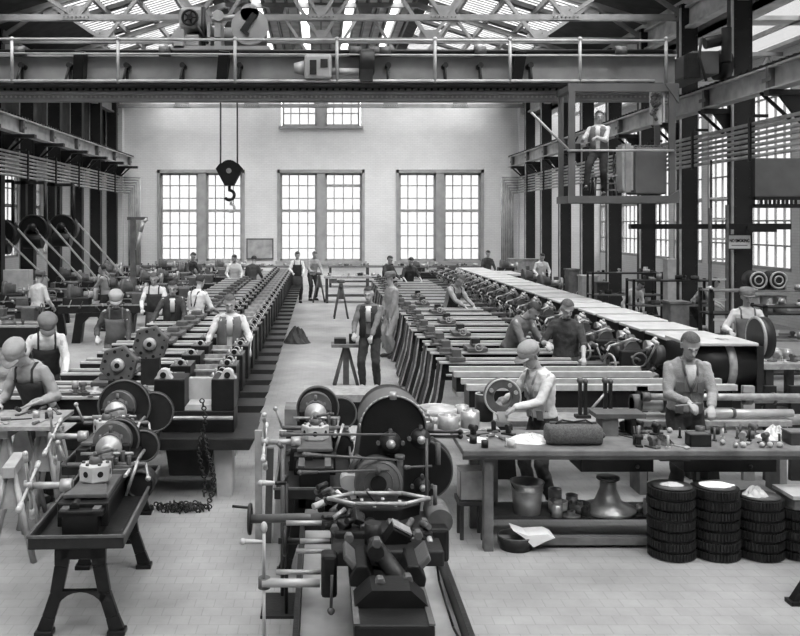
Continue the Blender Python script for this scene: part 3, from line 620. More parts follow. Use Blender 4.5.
person('dark-shirted worker at far back bench right of the third window', (U(487, 33.5), 33.5, 0), 10, (-.2, -.35, 1.0), (.2, -.35, 1.0), .15, 1, .3, 0, None, 'hairdk', 'shdark', 'denim', vox=.02)
person('dark-clad worker bending behind the man in the shop coat', (U(387, 28.3), 28.3, 0), 40, (-.2, -.4, 1.0), (.2, -.4, 1.0), .2, 1, .3, 0, None, 'hairdk', 'shdark', 'denim', vox=.02)
person('dark-shirted worker leaning on the back bench below the third window', gap(409, 27.2, YM), 15, (-.25, -.4, 1.0), (.25, -.4, 1.0), .3, 1, .35, 0, None, 'hairdk', 'shdark', 'denim', vox=.018, rolled=True)
person('worker in pale shirt and dark apron at the far end of the aisle', (U(297, 31), 31, 0), 10, (-.2, -.35, 1.05), (.15, -.35, 1.0), .1, 1.02, .3, 0, None, 'hairdk', 'shwhite', 'denim', apron='denim', vox=.018)
person('second worker at the far end of the aisle, bending to the right', (U(313, 32), 32, 0), 25, (-.2, -.4, 1.0), (.15, -.4, 1.0), .25, 1.02, .3, 0, None, 'hairgr', 'shgrey', 'denim', vox=.02)
# left side
person('worker in waistcoat and rolled sleeves facing camera in the left lathe row', gap(230, 12.9, YL), 4, (-.32, -.32, .98), (.28, -.32, .98), .16, 1, .3, 0, None, 'hairgr', 'shwhite', 'denim', vest='shmid', rolled=True, vox=.010)
person('balding worker in white shirt with braces, back turned, in left lathe row', gap(197, 17.8, YL), 150, (-.2, -.35, 1.05), (.2, -.35, 1.05), .12, 1, .3, 0, None, 'hairdk', 'shwhite', 'denim', bib='denim', rolled=True)
person('worker in dark waistcoat beside the man with white shirt and braces', gap(173, 16.9, YL), 5, (-.35, -.35, 1.0), (.2, -.38, .98), .15, .98, .3, 0, None, 'hairdk', 'shdark', 'denim', vest='denim')
person('worker in pale shirt with dark apron behind the left lathe beds', (U(155, 18.7), 18.7, 0), 0, (-.2, -.35, 1.0), (.2, -.35, 1.0), .15, 1, .35, 0, None, 'hairgr', 'shwhite', 'denim', apron='denim')
person('capped worker in dark shirt and overalls scraping beside the hexagon plates', (U(116, 14.2), 14.2, 0), 12, (-.28, -.34, 1.02), (.2, -.42, .96), .22, .98, .45, 0, ('cap', 'shgrey'), 'hairdk', 'shdark', 'shmid', bib='shmid', vox=.010)
person('capped worker in pale shirt and dark overalls bending over left lathes', (U(46, 11.2), 11.2, 0), 20, (-.3, -.4, .95), (.2, -.48, .95), .5, 1, .5, 0, ('cap', 'shmid'), 'hairdk', 'shwhite', 'denim', bib='denim', vox=.009)
person('worker in pale cap and grey shirt hammering at the front left table', (U(36, 8.9), 8.9, 0), -22, (-.12, -.4, 1.06), (.2, -.3, 1.06), .42, .98, .6, 0, ('cap', 'shgrey'), 'hairdk', 'shgrey', 'denim', bib='denim', vox=.0075, smooth=2)
person('capped man in long pale shirt walking away near the left pulleys', (U(38, 19.5), 19.5, 0), 150, (-.2, -.25, .95), (.2, -.2, .95), .05, .98, .2, 0, ('cap', 'shmid'), 'hairdk', 'shwhite', 'denim')
person('worker in dark overalls standing side-on at the left back machines', (U(105, 23), 23, 0), -100, (-.1, -.35, .98), (.1, -.4, 1.0), .1, .97, .2, 0, None, 'hairdk', 'shgrey', 'denim', bib='denim')
person('dark-shirted balding worker bent at the back bench below first window', (U(189, 30), 30, 0), 50, (-.2, -.45, 1.0), (.2, -.45, 1.0), .4, 1.05, .2, 0, None, 'hairdk', 'shdark', 'denim', vox=.02)
person('worker in pale shirt at back bench below the notice board', gap(234, 29, YL), 10, (-.2, -.35, 1.0), (.2, -.35, 1.0), .2, 1, .3, 0, None, 'hairdk', 'shwhite', 'denim', vox=.02)
person('worker in dark shirt at back bench right of pale shirted man', gap(252, 28.0, YL), 160, (-.2, -.35, 1.0), (.2, -.35, 1.0), .25, 1, .3, 0, None, 'hairdk', 'shdark', 'denim', vox=.02)
# crane operator
person('crane operator in waistcoat and pale rolled shirt standing in the hanging cab', (CX_(603), 18.22, CZ_(196)), -25, (-.25, -.34, 1.2), (.0, -.36, 1.18), .05, .99, .1, .3, None, 'hairdk', 'shwhite', 'denim', vest='shmid', feet=[(-.2, -.3, .12), (.1, .05, 0)], hip=.93)
# ================================================================ machines
def legframe(mb, y, zt, w, hw=.045, th=.05, web=.14):
    for s in (-1, 1):
        mb.ribbon([(s * .11, zt, hw * 1.3), (s * .125, zt * .75, hw), (s * .16, zt * .45, hw * .9), (s * .21, zt * .2, hw * .95), (s * (w - .04), .03, hw * 1.1)], 'y', y, y + th)
        mb.box(min(s * (w - .1), s * (w + .02)), max(s * (w - .1), s * (w + .02)), y - .02, y + th + .03, 0, .035)
    mb.box(-.13, .13, y, y + th, zt * .82, zt)
    a = arc(0, .0, .17, 150, 30, 8); mb.prism([(x, z + .12) for x, z in a] + [(.19, web + .16), (-.19, web + .16)][::1], 'y', y, y + th)
def tray(mb, x0, x1, y0, y1, z0, z1, t=.015):
    mb.box(x0, x1, y0, y1, z0, z0 + t); mb.box(x0, x1, y0, y0 + t, z0, z1).box(x0, x1, y1 - t, y1, z0, z1).box(x0, x0 + t, y0, y1, z0, z1).box(x1 - t, x1, y0, y1, z0, z1)
def lever(t, name, p, q, r=.011, kn=.022, m='light', k2=None):
    mb = MB().cyl(p, q, r, n=8).ball(q, kn, 8, 6)
    if k2: mb.ball(p, k2, 8, 6)
    return mb.build(name, m, t)
def turnstile(t, x, y, z, r, a0, xs):
    """star handle with four ball-ended arms turning about X; shaft runs from x to xs"""
    s = MB().cyl((x, y, z), (xs, y, z), .024, n=12).cyl((x - .03, y, z), (x + .03, y, z), .036, n=12).cyl((xs - .08, y, z), (xs, y, z), .045, n=14).build('turnstile_shaft', 'light', t)
    for i in range(4):
        a = a0 + i * PI / 2; q = (x, y + math.cos(a) * r, z + math.sin(a) * r)
        MB().cyl((x, y, z), q, .009, .013, 8).ball(q, (.022, .022, .022), 8, 6).cyl((x, y + math.cos(a) * r * .75, z + math.sin(a) * r * .75), q, .017, .02, 8).build('turnstile_arm', 'primer', t)
def small_lathe(label, loc, rz=0, ty=.75, bits=0, L=2.0, gr=.25):
    t = thing('turret_lathe', label, 'lathe', loc, rz)
    q = MB(); tray(q, -.31, .31, 0, L, .62, .70); q.build('oil_tray', 'iron', t, bev=.008)
    MB().box(-.315, .315, -.006, .012, .695, .712).box(-.315, .315, L - .012, L + .006, .695, .712).box(-.318, -.3, 0, L, .695, .712).box(.3, .318, 0, L, .695, .712).build('tray_rim', 'mid', t)
    for y in (.12, L - .42):
        q = MB(); legframe(q, y, .62, .28); q.build('leg_frame', 'black', t, bev=.006)
    q = MB().box(-.12, .12, .12, L - .05, .63, .82).box(-.15, .15, .12, L - .05, .79, .83); q.build('bed', 'black', t, bev=.008)
    MB().box(-.13, -.08, .12, L - .7, .83, .845).box(.08, .13, .12, L - .7, .83, .845).build('bed_ways', 'mid', t)
    # turret slide and hexagon turret
    MB().box(-.14, .14, ty - .28, ty + .25, .83, .87).prism([(-.15, ty - .35), (.15, ty - .35), (.1, ty - .1), (-.1, ty - .1)], 'z', .87, .90).build('turret_slide', 'mid', t, bev=.006)
    MB().box(-.17, .17, ty - .42, ty - .30, .70, .86).cyl((-.05, ty - .45, .84), (-.05, ty - .3, .84), .035).cyl((.05, ty - .44, .8), (.05, ty - .3, .8), .03).build('saddle_end', 'black', t, bev=.02)
    hr = .12; ho = PI / 6 if bits == 3 and L < 1.8 else 0
    tur = MB().prism([(x, y + ty) for x, y in hexpts(hr, ho)], 'z', .90, 1.02).build('turret', 'primer', t, bev=.01)
    hl = MB(); h2 = MB()
    for i in range(6):
        a = PI / 6 + i * PI / 3 + ho; d = Vector((math.cos(a), math.sin(a), 0)); c = Vector((0, ty, .96))
        hl.cyl(c + d * .08, c + d * .105, .022, n=14)
    hl.build('bore', 'void', tur)
    MB().cyl((0, ty, 1.02), (0, ty, 1.07), .05, .04, 14).cyl((0, ty, 1.07), (0, ty, 1.1), .018).tube([(0, ty, 1.085), (.12, ty - .03, 1.12), (.16, ty - .04, 1.12)], .011).build('clamp_lever', 'mid', tur)
    for i in range(6):
        a = i * PI / 3; MB().cyl((.085 * math.cos(a), ty + .085 * math.sin(a), 1.02), (.085 * math.cos(a), ty + .085 * math.sin(a), 1.035), .013, n=8).build('turret_bolt', 'mid', tur)
    turnstile(t, -.42, ty - .2, .92, .26, .35, -.12)
    # cross slide between turret and headstock
    MB().box(-.2, .2, ty + .33, ty + .5, .83, .88).box(-.06, .06, ty + .34, ty + .48, .88, .97).cyl((-.3, ty + .4, .9), (.3, ty + .4, .9), .02).build('cross_slide', 'mid', t, bev=.008)
    lever(t, 'cross_lever', (-.3, ty + .4, .9), (-.36, ty + .36, 1.08)); lever(t, 'cross_lever', (.3, ty + .4, .9), (.33, ty + .3, .82))
    # headstock with bearings, cone and gear guards
    hy = L - .56
    MB().box(-.17, .2, hy, hy + .5, .83, .93).box(-.15, .15, hy, hy + .08, .9, 1.02).box(-.15, .15, hy + .4, hy + .5, .9, 1.02).build('headstock', 'black', t, bev=.01)
    for y in (hy, hy + .4): MB().prism([(-.1, 1.0), (.1, 1.0)] + arc(0, 1.02, .09, 0, 180, 10), 'y', y - .01, y + .09).cyl((0, y + .04, 1.1), (0, y + .04, 1.16), .015).cyl((-.08, y + .04, 1.02), (-.08, y + .04, 1.09), .012).cyl((.08, y + .04, 1.02), (.08, y + .04, 1.09), .012).build('bearing_cap', 'mid', t)
    MB().lathe([(.03, 0), (.05, 0), (.05, .06), (.1, .06), (.1, .11), (.07, .11), (.03, .11)], (0, hy - .12, 1.0), (0, 1, 0)).build('spindle_nose', 'light', t)
    MB().lathe([(.15, 0), (.15, .1), (.125, .1), (.125, .2), (.1, .2), (.1, .3)], (0, hy + .09, 1.02), (0, 1, 0)).build('cone_pulley', 'mid', t)
    MB().lathe([(gr - .015, 0), (gr, .015), (gr, .075), (gr - .015, .09)], (.02, hy + .25, 1.0), (0, 1, 0), 36).build('gear_guard', 'iron', t)
    MB().torus((.02, hy + .25, 1.0), gr - .005, .009, (0, 1, 0), 40).build('guard_rim', 'mid', t)
    g2 = gr * .76
    MB().lathe([(g2 - .01, 0), (g2, .015), (g2, .07), (g2 - .01, .08)], (gr + .04, hy + .32, .93), (0, 1, 0), 36).build('drive_guard', 'iron', t)
    MB().torus((gr + .04, hy + .32, .93), g2 - .005, .008, (0, 1, 0), 36).build('guard_rim', 'mid', t)
    MB().cyl((.24, hy - .05, .72), (.24, hy + .12, .72), .11, n=24).torus((.24, hy - .05, .72), .1, .012, (0, 1, 0)).build('handwheel', 'iron', t)
    MB().cyl((.17, hy - .3, .86), (.22, hy + .3, .9), .014).cyl((.2, hy - .1, .98), (-.2, hy - .1, .98), .012).cyl((.17, hy - .25, .7), (.25, hy - .2, .95), .012).build('feed_rod', 'light', t)
    MB().box(-.14, .2, hy - .16, hy - .05, .83, .9).cyl((.12, hy - .1, .9), (.12, hy - .1, 1.0), .02).cyl((.17, hy - .13, .9), (.17, hy - .13, .97), .018).cyl((.08, hy - .15, .92), (.08, hy - .15, .96), .015).build('chuck_closer', 'mid', t, bev=.01)
    for i in range(bits):
        x = -.27 + R.random() * .12; y = .3 + R.random() * 1.5
        MB().cyl((x, y, .66), (x + .03, y + .1, .66), .018, n=8).build('loose_bar', 'mid', t)
    return t
sl1 = small_lathe('small turret lathe in left foreground, nearest the camera with light turret block', (-1.60, 5.87, 0), .04, .62, 3, 1.7, .17)
sl2 = small_lathe('small turret lathe behind the left foreground one, with two round guards', (-1.88, 7.6, 0), .02, .33, 2, 1.3, .25)
sl3 = small_lathe('small turret lathe in centre, left of the big chucking lathe', (-.05, 6.93, 0), 0, .80, 3, 1.9, .2)
# brighter holes of the nearest turret face the camera as in the photo
# ---- the big chucking lathe in the middle foreground
bl = thing('chucking_lathe', 'large black turret chucking lathe filling the centre foreground', 'lathe', (.36, 0, 0))
q = MB(); tray(q, -.50, .46, 4.3, 6.9, .38, .50); q.build('oil_pan', 'black', bl, bev=.01); MB().box(-.48, .44, 4.32, 6.88, .396, .40).build('pan_floor', 'pipe', bl)
MB().box(-.515, -.485, 4.3, 6.9, .49, .515).box(.445, .475, 4.3, 6.9, .49, .515).build('pan_rim', 'iron', bl)
q = MB()
for y in (4.6, 6.5): q.prism([(-.3, 0), (.3, 0), (.22, .12), (.2, .4), (-.2, .4), (-.22, .12)], 'y', y, y + .35)
q.build('pedestal', 'black', bl, bev=.01)
MB().box(-.17, .17, 4.45, 6.9, .402, .72).box(-.2, .2, 4.4, 5.9, .7, .78).build('bed', 'black', bl, bev=.015)
for s in (-1, 1): MB().prism([(s * .06, .78), (s * .2, .78), (s * .21, .83), (s * .17, .9), (s * .11, .9)], 'y', 4.85, 5.15).build('vee_end', 'black', bl, bev=.01)
MB().box(-.2, -.17, 4.4, 5.7, .78, .79).box(.17, .2, 4.4, 5.7, .78, .79).build('bed_ways', 'mid', bl)
MB().prism([(-.2, .78), (.2, .78), (.1, .87), (-.1, .87)], 'y', 4.6, 4.8).build('chip_guard', 'black', bl)
for s in (-1, 1): MB().prism([(s * .13, .80), (s * .24, .92), (s * .225, .95), (s * .11, .84)], 'y', 4.88, 5.12).build('saddle_wing', 'mid', bl, bev=.008)
# saddle
MB().box(-.3, .34, 5.1, 5.75, .80, .89).box(-.28, .3, 5.3, 5.7, .88, .93).build('saddle', 'iron', bl, bev=.012)
MB().box(-.36, -.27, 5.0, 5.12, .66, .90).build('apron_plate', 'black', bl, bev=.02)
q = MB().cyl((-.06, 4.95, .92), (-.06, 5.5, .92), .035).cyl((-.06, 4.9, .95), (-.06, 4.98, .95), .045, n=16).cyl((-.06, 5.2, .9), (-.06, 5.2, 1.02), .05).cyl((-.06, 5.0, .95), (.1, 4.8, .80), .05)
q.build('locking_screw', 'iron', bl)
for x, y, z in ((-.06, 4.85, 1.03), (-.05, 4.72, .87), (.1, 4.78, .86), (.2, 5.2, .95), (-.2, 5.15, .95), (.26, 5.4, .95), (-.28, 5.35, .93)):
    MB().prism([(a * .028 + x, b * .028 + z) for a, b in hexpts(1)], 'y', y - .03, y + .03).build('hexagon_nut', 'mid', bl, bev=.004)
# hexagon turret with open top rim
tz = 1.0; ty = 5.62
hx = [(x * 1.25, y * .5) for x, y in hexpts(.25)]
MB().prism([(x, ty + y * .5) for x, y in hexpts(.26)], 'z', .88, tz).build('turret', 'black', bl, bev=.01)
q = MB()
for i in range(6):
    a = hx[i]; b = hx[(i + 1) % 6]; q.cyl((a[0], ty + a[1], tz + .03), (b[0], ty + b[1], tz + .03), .013, n=8).ball((a[0], ty + a[1], tz + .03), .014, 8, 6)
q.build('turret_rim', 'light', bl)
q = MB()
for i in range(6): a = i * PI / 3 + .3; q.cyl((.14 * math.cos(a), ty + .08 * math.sin(a), tz - .02), (.14 * math.cos(a), ty + .08 * math.sin(a), tz + .01), .011, n=8)
q.build('turret_bolts', 'bright', bl); MB().cyl((0, ty, .98), (-.08, ty - .1, 1.1), .006).build('oil_wire', 'black', bl)
MB().cyl((.36, ty - .2, .95), (.36, ty + .08, .95), .075, n=24).ball((.36, ty - .05, .98), .065).cyl((.34, ty - .1, 1.02), (.34, ty - .1, 1.14), .012).build('index_housing', 'mid', bl)
MB().box(.16, .40, ty - .3, ty - .15, .74, .94).build('turret_apron', 'black', bl, bev=.02)
# tool clutter on turret faces
rr = random.Random(3)
for i in range(26):
    x = rr.uniform(-.3, .3); y = ty - .3 + rr.random() * .12; z = rr.uniform(.84, 1.0); k = rr.random()
    if k < .4: MB().cyl((x, y, z), (x + rr.uniform(-.05, .05), y - .09, z + rr.uniform(-.04, .04)), .018, n=10).build('tool_holder', rr.choice(['iron', 'black', 'mid', 'light']), bl)
    elif k < .7: MB().cbox(x, y, z, .07, .07, .05, (rr.random(), rr.random(), rr.random())).build('tool_block', rr.choice(['iron', 'mid', 'black']), bl, bev=.006)
    else: MB().prism([(a * .024 + x, b * .024 + z) for a, b in hexpts(1)], 'y', y - .03, y + .02).build('hexagon_nut', rr.choice(['light', 'primer', 'mid']), bl)
MB().box(.02, .14, ty - .42, ty - .32, .86, .98, (.3, .5, .2)).build('tool_slide', 'black', bl, bev=.006)
MB().box(.05, .17, ty - .425, ty - .33, .975, .985, (.1, .5, .1)).build('slide_edge', 'light', bl)
# headstock
hy = 6.25
q = MB().prism([(-.14, .62), (.32, .62), (.36, 1.1)] + arc(.14, 1.32, .225, -10, 190, 18) + [(-.12, 1.0)], 'y', hy, hy + .5); q.build('headstock', 'black', bl, bev=.015)
q = MB(); pts = arc(.14, 1.32, .235, 0, 178, 18)
for a, b in zip(pts[:-1], pts[1:]): q.prism([a, b, (b[0] - (b[0] - .14) * .05, b[1] - (b[1] - 1.32) * .05), (a[0] - (a[0] - .14) * .05, a[1] - (a[1] - 1.32) * .05)], 'y', hy - .02, hy + .3)
q.build('gear_cover', 'steelgrey', bl)
q = MB()
for a, b in zip(pts[2:-1], pts[3:]): q.cyl((a[0], hy - .03, a[1]), (b[0], hy - .03, b[1]), .006, n=6)
q.build('cover_edge', 'pipe', bl)
q = MB(); pts2 = [(-.17, .62), (-.2, .85), (-.15, 1.05), (-.1, 1.15)]
for a, b in zip(pts2[:-1], pts2[1:]): q.cyl((a[0], hy - .05, a[1]), (b[0], hy - .05, b[1]), .025, n=8)
q.build('headstock_flange', 'mid', bl)
cz = .98
MB().lathe([(.165, 0), (.165, -.12), (.155, -.14), (.04, -.14)], (.03, hy, cz), (0, 1, 0), 48).build('chuck_body', 'mid', bl)
q = MB()
for r_ in (.145, .10): q.torus((.03, hy - .14, cz), r_, .003, (0, 1, 0), 40, 6)
q.build('chuck_rings', 'mid', bl)
MB().cyl((.03, hy - .155, cz), (.03, hy - .1, cz), .055, n=24).build('spindle_bore', 'void', bl)
for i in range(3):
    a = PI / 2 + i * 2 * PI / 3; p = Vector((.03 + math.cos(a) * .12, hy - .16, cz + math.sin(a) * .12)); MB().cyl(p, p - Vector((math.cos(a) * .05, 0, math.sin(a) * .05)), .014, n=8).build('chuck_jaw', 'mid', bl)
MB().prism([(a, b) for a, b in arc(-.18, cz, .05, 90, 270, 8)] + [(-.12, cz - .2), (-.12, cz + .05)], 'y', hy - .12, hy).build('chuck_guard', 'pipe', bl)
# right drive wheel and bearings
MB().lathe([(.2, 0), (.215, .02), (.215, .12), (.2, .14)], (.36, hy + .12, 1.0), (.12, 1, 0), 48).build('drive_wheel', 'black', bl)
MB().torus((.36, hy + .13, 1.0), .21, .006, (.12, 1, 0), 48).build('wheel_rim', 'mid', bl)
for x, z, r_ in ((.12, 1.23, .055), (.33, 1.26, .05), (.34, .93, .04)):
    MB().lathe([(r_ + .02, 0), (r_ + .02, -.03), (r_, -.05), (r_ * .5, -.07), (0, -.08)], (x, hy - .0, z), (0, 1, 0), 24).build('bearing_cover', 'iron', bl)
    MB().ball((x, hy - .07, z), (r_ * .6, .03, r_ * .6)).build('bearing_boss', 'light', bl)
    for a in (0, PI / 2, PI): MB().cyl((x + (r_ + .03) * math.cos(a), hy - .01, z + (r_ + .03) * math.sin(a)), (x + (r_ + .03) * math.cos(a), hy - .05, z + (r_ + .03) * math.sin(a)), .014, n=8).build('cover_bolt', 'mid', bl)
MB().cyl((.14, hy - .02, 1.53), (.14, hy - .02, 1.58), .025).build('oil_cup', 'light', bl)
MB().box(.16, .2, hy - .12, hy - .05, .9, 1.13).cyl((.18, hy - .08, 1.13), (.18, hy - .08, 1.16), .035).build('shifter_post', 'mid', bl)
for a, b in (((-.62, hy - .25, 1.34), (.15, hy - .12, 1.31)), ((-.47, hy - .3, 1.22), (.17, hy - .1, 1.13)), ((-.5, hy - .3, 1.1), (.15, hy - .12, 1.07)), ((.22, hy - .1, 1.08), (.4, hy - .1, 1.09))):
    MB().cyl(a, b, .009, .008, 8).cyl(a, Vector(a).lerp(Vector(b), .18), .017, .011, 8).ball(a, .018, 8, 6).build('shift_lever', 'mid', bl)
for z in (1.30, 1.27): MB().cyl((.36, hy, z), (.6, hy - .05, z + .01), .011, n=8).ball((.6, hy - .05, z + .01), .02, 8, 6).build('operating_rod', 'iron', bl)
MB().cyl((.36, hy - .12, .75), (.36, hy - .12, 1.28), .011, n=8).cyl((.44, hy - .1, 1.1), (.44, hy - .1, 1.25), .018).build('operating_rod', 'mid', bl)
# cross shaft with handwheel, lower crank shafts
x0 = U(250, 5.6) - .36; z0 = W(519, 5.6)
MB().cyl((x0, 5.6, z0), (-.02, 5.6, z0 + .02), .027, n=14).cyl((x0 + .38, 5.6, z0), (-.02, 5.6, z0 + .02), .036, n=14).build('cross_shaft', 'mid', bl)
q = MB().torus((x0, 5.6, z0), .085, .012, (1, 0, 0), 24); 
for i in range(4): a = i * PI / 2 + .4; q.cyl((x0, 5.6, z0), (x0, 5.6 + .085 * math.cos(a), z0 + .085 * math.sin(a)), .008, n=6)
q.cyl((x0, 5.6, z0 + .07), (x0 - .11, 5.6, z0 + .08), .009, n=6); q.build('handwheel', 'iron', bl)
x1 = U(285, 5.45) - .36; q = MB().torus((x1, 5.45, W(541, 5.45)), .075, .014, (1, 0, 0), 24).cyl((x1 - .04, 5.45, W(541, 5.45)), (x1 + .3, 5.45, W(541, 5.45)), .018).cyl((x1, 5.37, W(541, 5.45)), (x1, 5.53, W(541, 5.45)), .01); q.build('handwheel', 'iron', bl)
for py, xa, xb in ((523, 286, 322), (541, 300, 330), (551, 296, 330), (572, 276, 322)): MB().cyl((U(xa, 5.35) - .36, 5.35, W(py, 5.35)), (U(xb, 5.35) - .36, 5.35, W(py, 5.35)), .015, n=10).build('feed_handle', 'light', bl)
MB().cyl((U(262, 5.1) - .36, 5.1, W(583, 5.1)), (U(320, 5.1) - .36, 5.1, W(583, 5.1)), .024, n=12).build('pilot_shaft', 'pipe', bl)
xv = U(264, 5.1) - .36; zc = W(584, 5.1)
for dz, dx, nm in ((.32, 0, 'a'), (-.36, 0, 'b')):
    MB().cyl((xv, 5.1, zc), (xv, 5.1, zc + dz), .01, n=8).ball((xv, 5.1, zc + dz), (.02, .02, .035), 8, 6).build('pilot_arm', 'primer', bl)
MB().cyl((xv, 5.1, zc + .24), (xv - .12, 5.1, zc + .24), .009, .016, 8).ball((xv - .12, 5.1, zc + .24), .02, 8, 6).build('pilot_arm', 'primer', bl)
MB().cyl((xv, 5.12, zc - .03), (xv, 5.12, zc + .03), .035).build('pilot_hub', 'mid', bl)
MB().cyl((U(332, 5.0) - .36, 5.0, W(575, 5)), (U(331, 5.0) - .36, 5.0, W(611, 5)), .009, n=8).ball((U(331, 5.0) - .36, 5.0, W(611, 5)), .022, 8, 6).build('drop_lever', 'mid', bl)
MB().tube([(.3, 5.3, .9), (.31, 5.1, .72), (.36, 4.9, .55), (.4, 4.6, .52)], .007, 6).build('oil_hose', 'black', bl)
rr = random.Random(9)
for i in range(30):
    x = rr.uniform(-.36, -.16); y = rr.uniform(5.3, 6.0); z = rr.uniform(.86, 1.06)
    MB().cyl((x, y, z), (x + rr.uniform(-.07, .07), y - .05, z + rr.uniform(-.05, .05)), rr.uniform(.012, .024), n=8).build('linkage_pin', rr.choice(['iron', 'mid', 'light', 'primer', 'black']), bl)
# levers and tall crank at the small centre lathe
ck = thing('crank_stand', 'bent iron crank rods standing left of the big chucking lathe', 'crank', (U(275, 6.3), 6.3, 0))
MB().tube([(-.07, 0, W(483, 6.3)), (.08, 0, W(483, 6.3)), (.08, 0, .02)], .013, 8).build('crank_rod', 'iron', ck); MB().cyl((-.1, 0, W(483, 6.3)), (.0, 0, W(483, 6.3)), .02, .014, 10).ball((-.1, 0, W(483, 6.3)), .022).build('handle', 'primer', ck)
MB().tube([(.04, .3, .02), (.04, .3, 1.1), (-.0, .3, 1.14)], .016, 8).build('upright_rod', 'mid', ck); MB().box(-.1, .15, -.05, .35, 0, .02).build('base', 'iron', ck)
# ---- left row lathe bodies
def cap_part(t, x, y, par='bearing_cap'):
    o = MB().prism([(x - .07, 1.06), (x + .07, 1.06), (x + .07, 1.08)] + arc(x, 1.085, .045, 0, 180, 8) + [(x - .07, 1.08)], 'y', y, y + .1).build(par, 'light', t)
    [MB().cyl((x + e * .07, y + .05, 1.06), (x + e * .07, y + .05, 1.12), .013, n=8).build('cap_bolt', 'light', o) for e in (-1, 1)]
    MB().cyl((x, y - .004, 1.1), (x, y + .0, 1.1), .032, n=12).build('bore', 'void', o)
def row_lathe(label, bedlen=1.3):
    t = thing('unfinished_lathe', label, 'lathe', (0, 0, 0), 0, 'lathe bodies of the left row')
    y0, y1 = 0, .42
    cut = [(-.54, 1.06), (-.54, .86)] + arc(-.38, .86, .15, 180, 360, 10) + [(-.22, .86), (-.22, 1.06)]
    MB().prism([(-.78, .62), (-.78, 1.06), (-.54, 1.06), (-.54, .84), (-.50, .76), (-.26, .76), (-.22, .84), (-.22, 1.06), (0, 1.06), (0, .62)], 'y', y0, y1).build('headstock_casting', 'black', t, bev=.008)
    MB().box(-.535, -.225, y0 + .05, y1 - .02, .84, .86).prism([(-.54, .95), (-.225, .95), (-.225, .97), (-.54, .97)], 'y', y1 - .12, y1 - .05).box(-.53, -.23, y1 - .06, y1 - .03, .8, 1.02).build('belt_well', 'light', t)
    for x in (-.66, -.11): cap_part(t, x, .02)
    cap_part(t, -.11, .3)
    MB().box(-.78, -.54, y0, y1, 1.06, 1.068).build('planed_top', 'mid', t); MB().box(-.22, 0, y0, y1, 1.06, 1.068).build('planed_top', 'mid', t)
    MB().box(-.78 - bedlen, -.78, .06, .36, .66, .94).box(-.78 - bedlen, -.78, .02, .40, .9, .95).build('bed', 'black', t)
    MB().box(-.78 - bedlen, -.78, .02, .1, .95, .972).box(-.78 - bedlen, -.78, .32, .4, .95, .972).build('bed_ways', 'bright', t)
    MB().box(-.78 - bedlen * .55, -.78 - bedlen * .3, -.02, .44, .972, 1.03).box(-.78 - bedlen * .5, -.78 - bedlen * .36, .1, .3, 1.03, 1.1).build('carriage', 'mid', t, bev=.01)
    MB().cyl((-.78 - bedlen, -.03, .78), (-.05, -.03, .78), .014, n=8).build('lead_screw', 'pipe', t)
    MB().prism([(-1.6, .6), (.33, .6), (.27, .5), (-1.55, .5)], 'y', -.04, .45).build('oil_pan', 'iron', t)
    for x in (-.1, -1.3):
        MB().prism([(x - .09, .5), (x + .07, .5), (x + .1, 0), (x - .12, 0)], 'y', 0, .36).build('leg', 'pipe', t)
    return t
rl0 = row_lathe('')
ys = []; y = 9.75
while y < 34: ys.append(y); y += .86 + .004 * (y - 9)
ys = [y for y in ys if abs(y - 13.15) > .4 or True]
for i, y in enumerate(ys):
    c = rl0 if i == 0 else copy_tree(rl0)
    c.location = (-1.0, y, 0)
    c['label'] = 'black unfinished lathe body, %s from the front in the long left row' % ORD[i]
# front of left row: long bed, tank, chain, hexagon plates
fb = thing('long_lathe', 'long lathe bed with oil pan at the front of the left row', 'lathe', (0, 9.05, 0))
MB().box(U(-40, 9.05), U(160, 9.05), .1, .5, .72, .96).build('bed', 'black', fb, bev=.01)
MB().box(U(-40, 9.05), U(160, 9.05), .08, .14, .96, .985).box(U(-40, 9.05), U(160, 9.05), .44, .5, .96, .985).build('bed_ways', 'bright', fb)
MB().cyl((U(0, 9), .04, .78), (U(232, 9), .04, .78), .02).build('lead_screw', 'light', fb)
MB().box(U(160, 9.05), U(233, 9.05), .1, .5, .62, .84).prism([(U(152, 9.05), .84), (U(183, 9.05), .84), (U(183, 9.05), 1.16), (U(152, 9.05), 1.16)], 'y', .1, .5).prism([(U(210, 9.05), .84), (U(233, 9.05), .84), (U(233, 9.05), 1.16), (U(210, 9.05), 1.16)], 'y', .1, .5).build('headstock_casting', 'black', fb, bev=.01)
MB().box(U(183, 9.05), U(210, 9.05), .4, .46, .86, 1.12).prism([(a * .02, b) for a, b in ((0, 0),)] * 0 or [(U(181, 9.05), .84), (U(212, 9.05), .84), (U(209, 9.05), .90), (U(185, 9.05), .90)], 'y', .12, .4).build('belt_well', 'primer', fb)
for px in (161, 226):
    X = U(px, 9.05); o = MB().prism([(X - .09, 1.16), (X + .09, 1.16)] + arc(X, 1.2, .06, 0, 180, 8), 'y', .12, .24).build('bearing_cap', 'primer', fb); MB().cyl((X, .11, 1.2), (X, .125, 1.2), .032).build('bore', 'void', o)
MB().prism([(U(60, 9), .62), (U(256, 9), .62), (U(250, 9), .50), (U(64, 9), .50)], 'y', -.15, .6).build('oil_pan', 'iron', fb, bev=.01)
MB().prism([(U(164, 9), .50), (U(213, 9), .50), (U(207, 9), .20), (U(168, 9), .20)], 'y', .02, .4).build('coolant_tank', 'black', fb, bev=.01)
MB().prism([(U(213, 9.0), .5), (U(232, 9.0), .5), (U(231, 9.0), 0), (U(217, 9.0), 0)], 'y', .0, .3).build('leg', 'pipe', fb); MB().prism([(U(60, 9), .5), (U(80, 9), .5), (U(84, 9), 0), (U(56, 9), 0)], 'y', .0, .3).build('leg', 'pipe', fb)
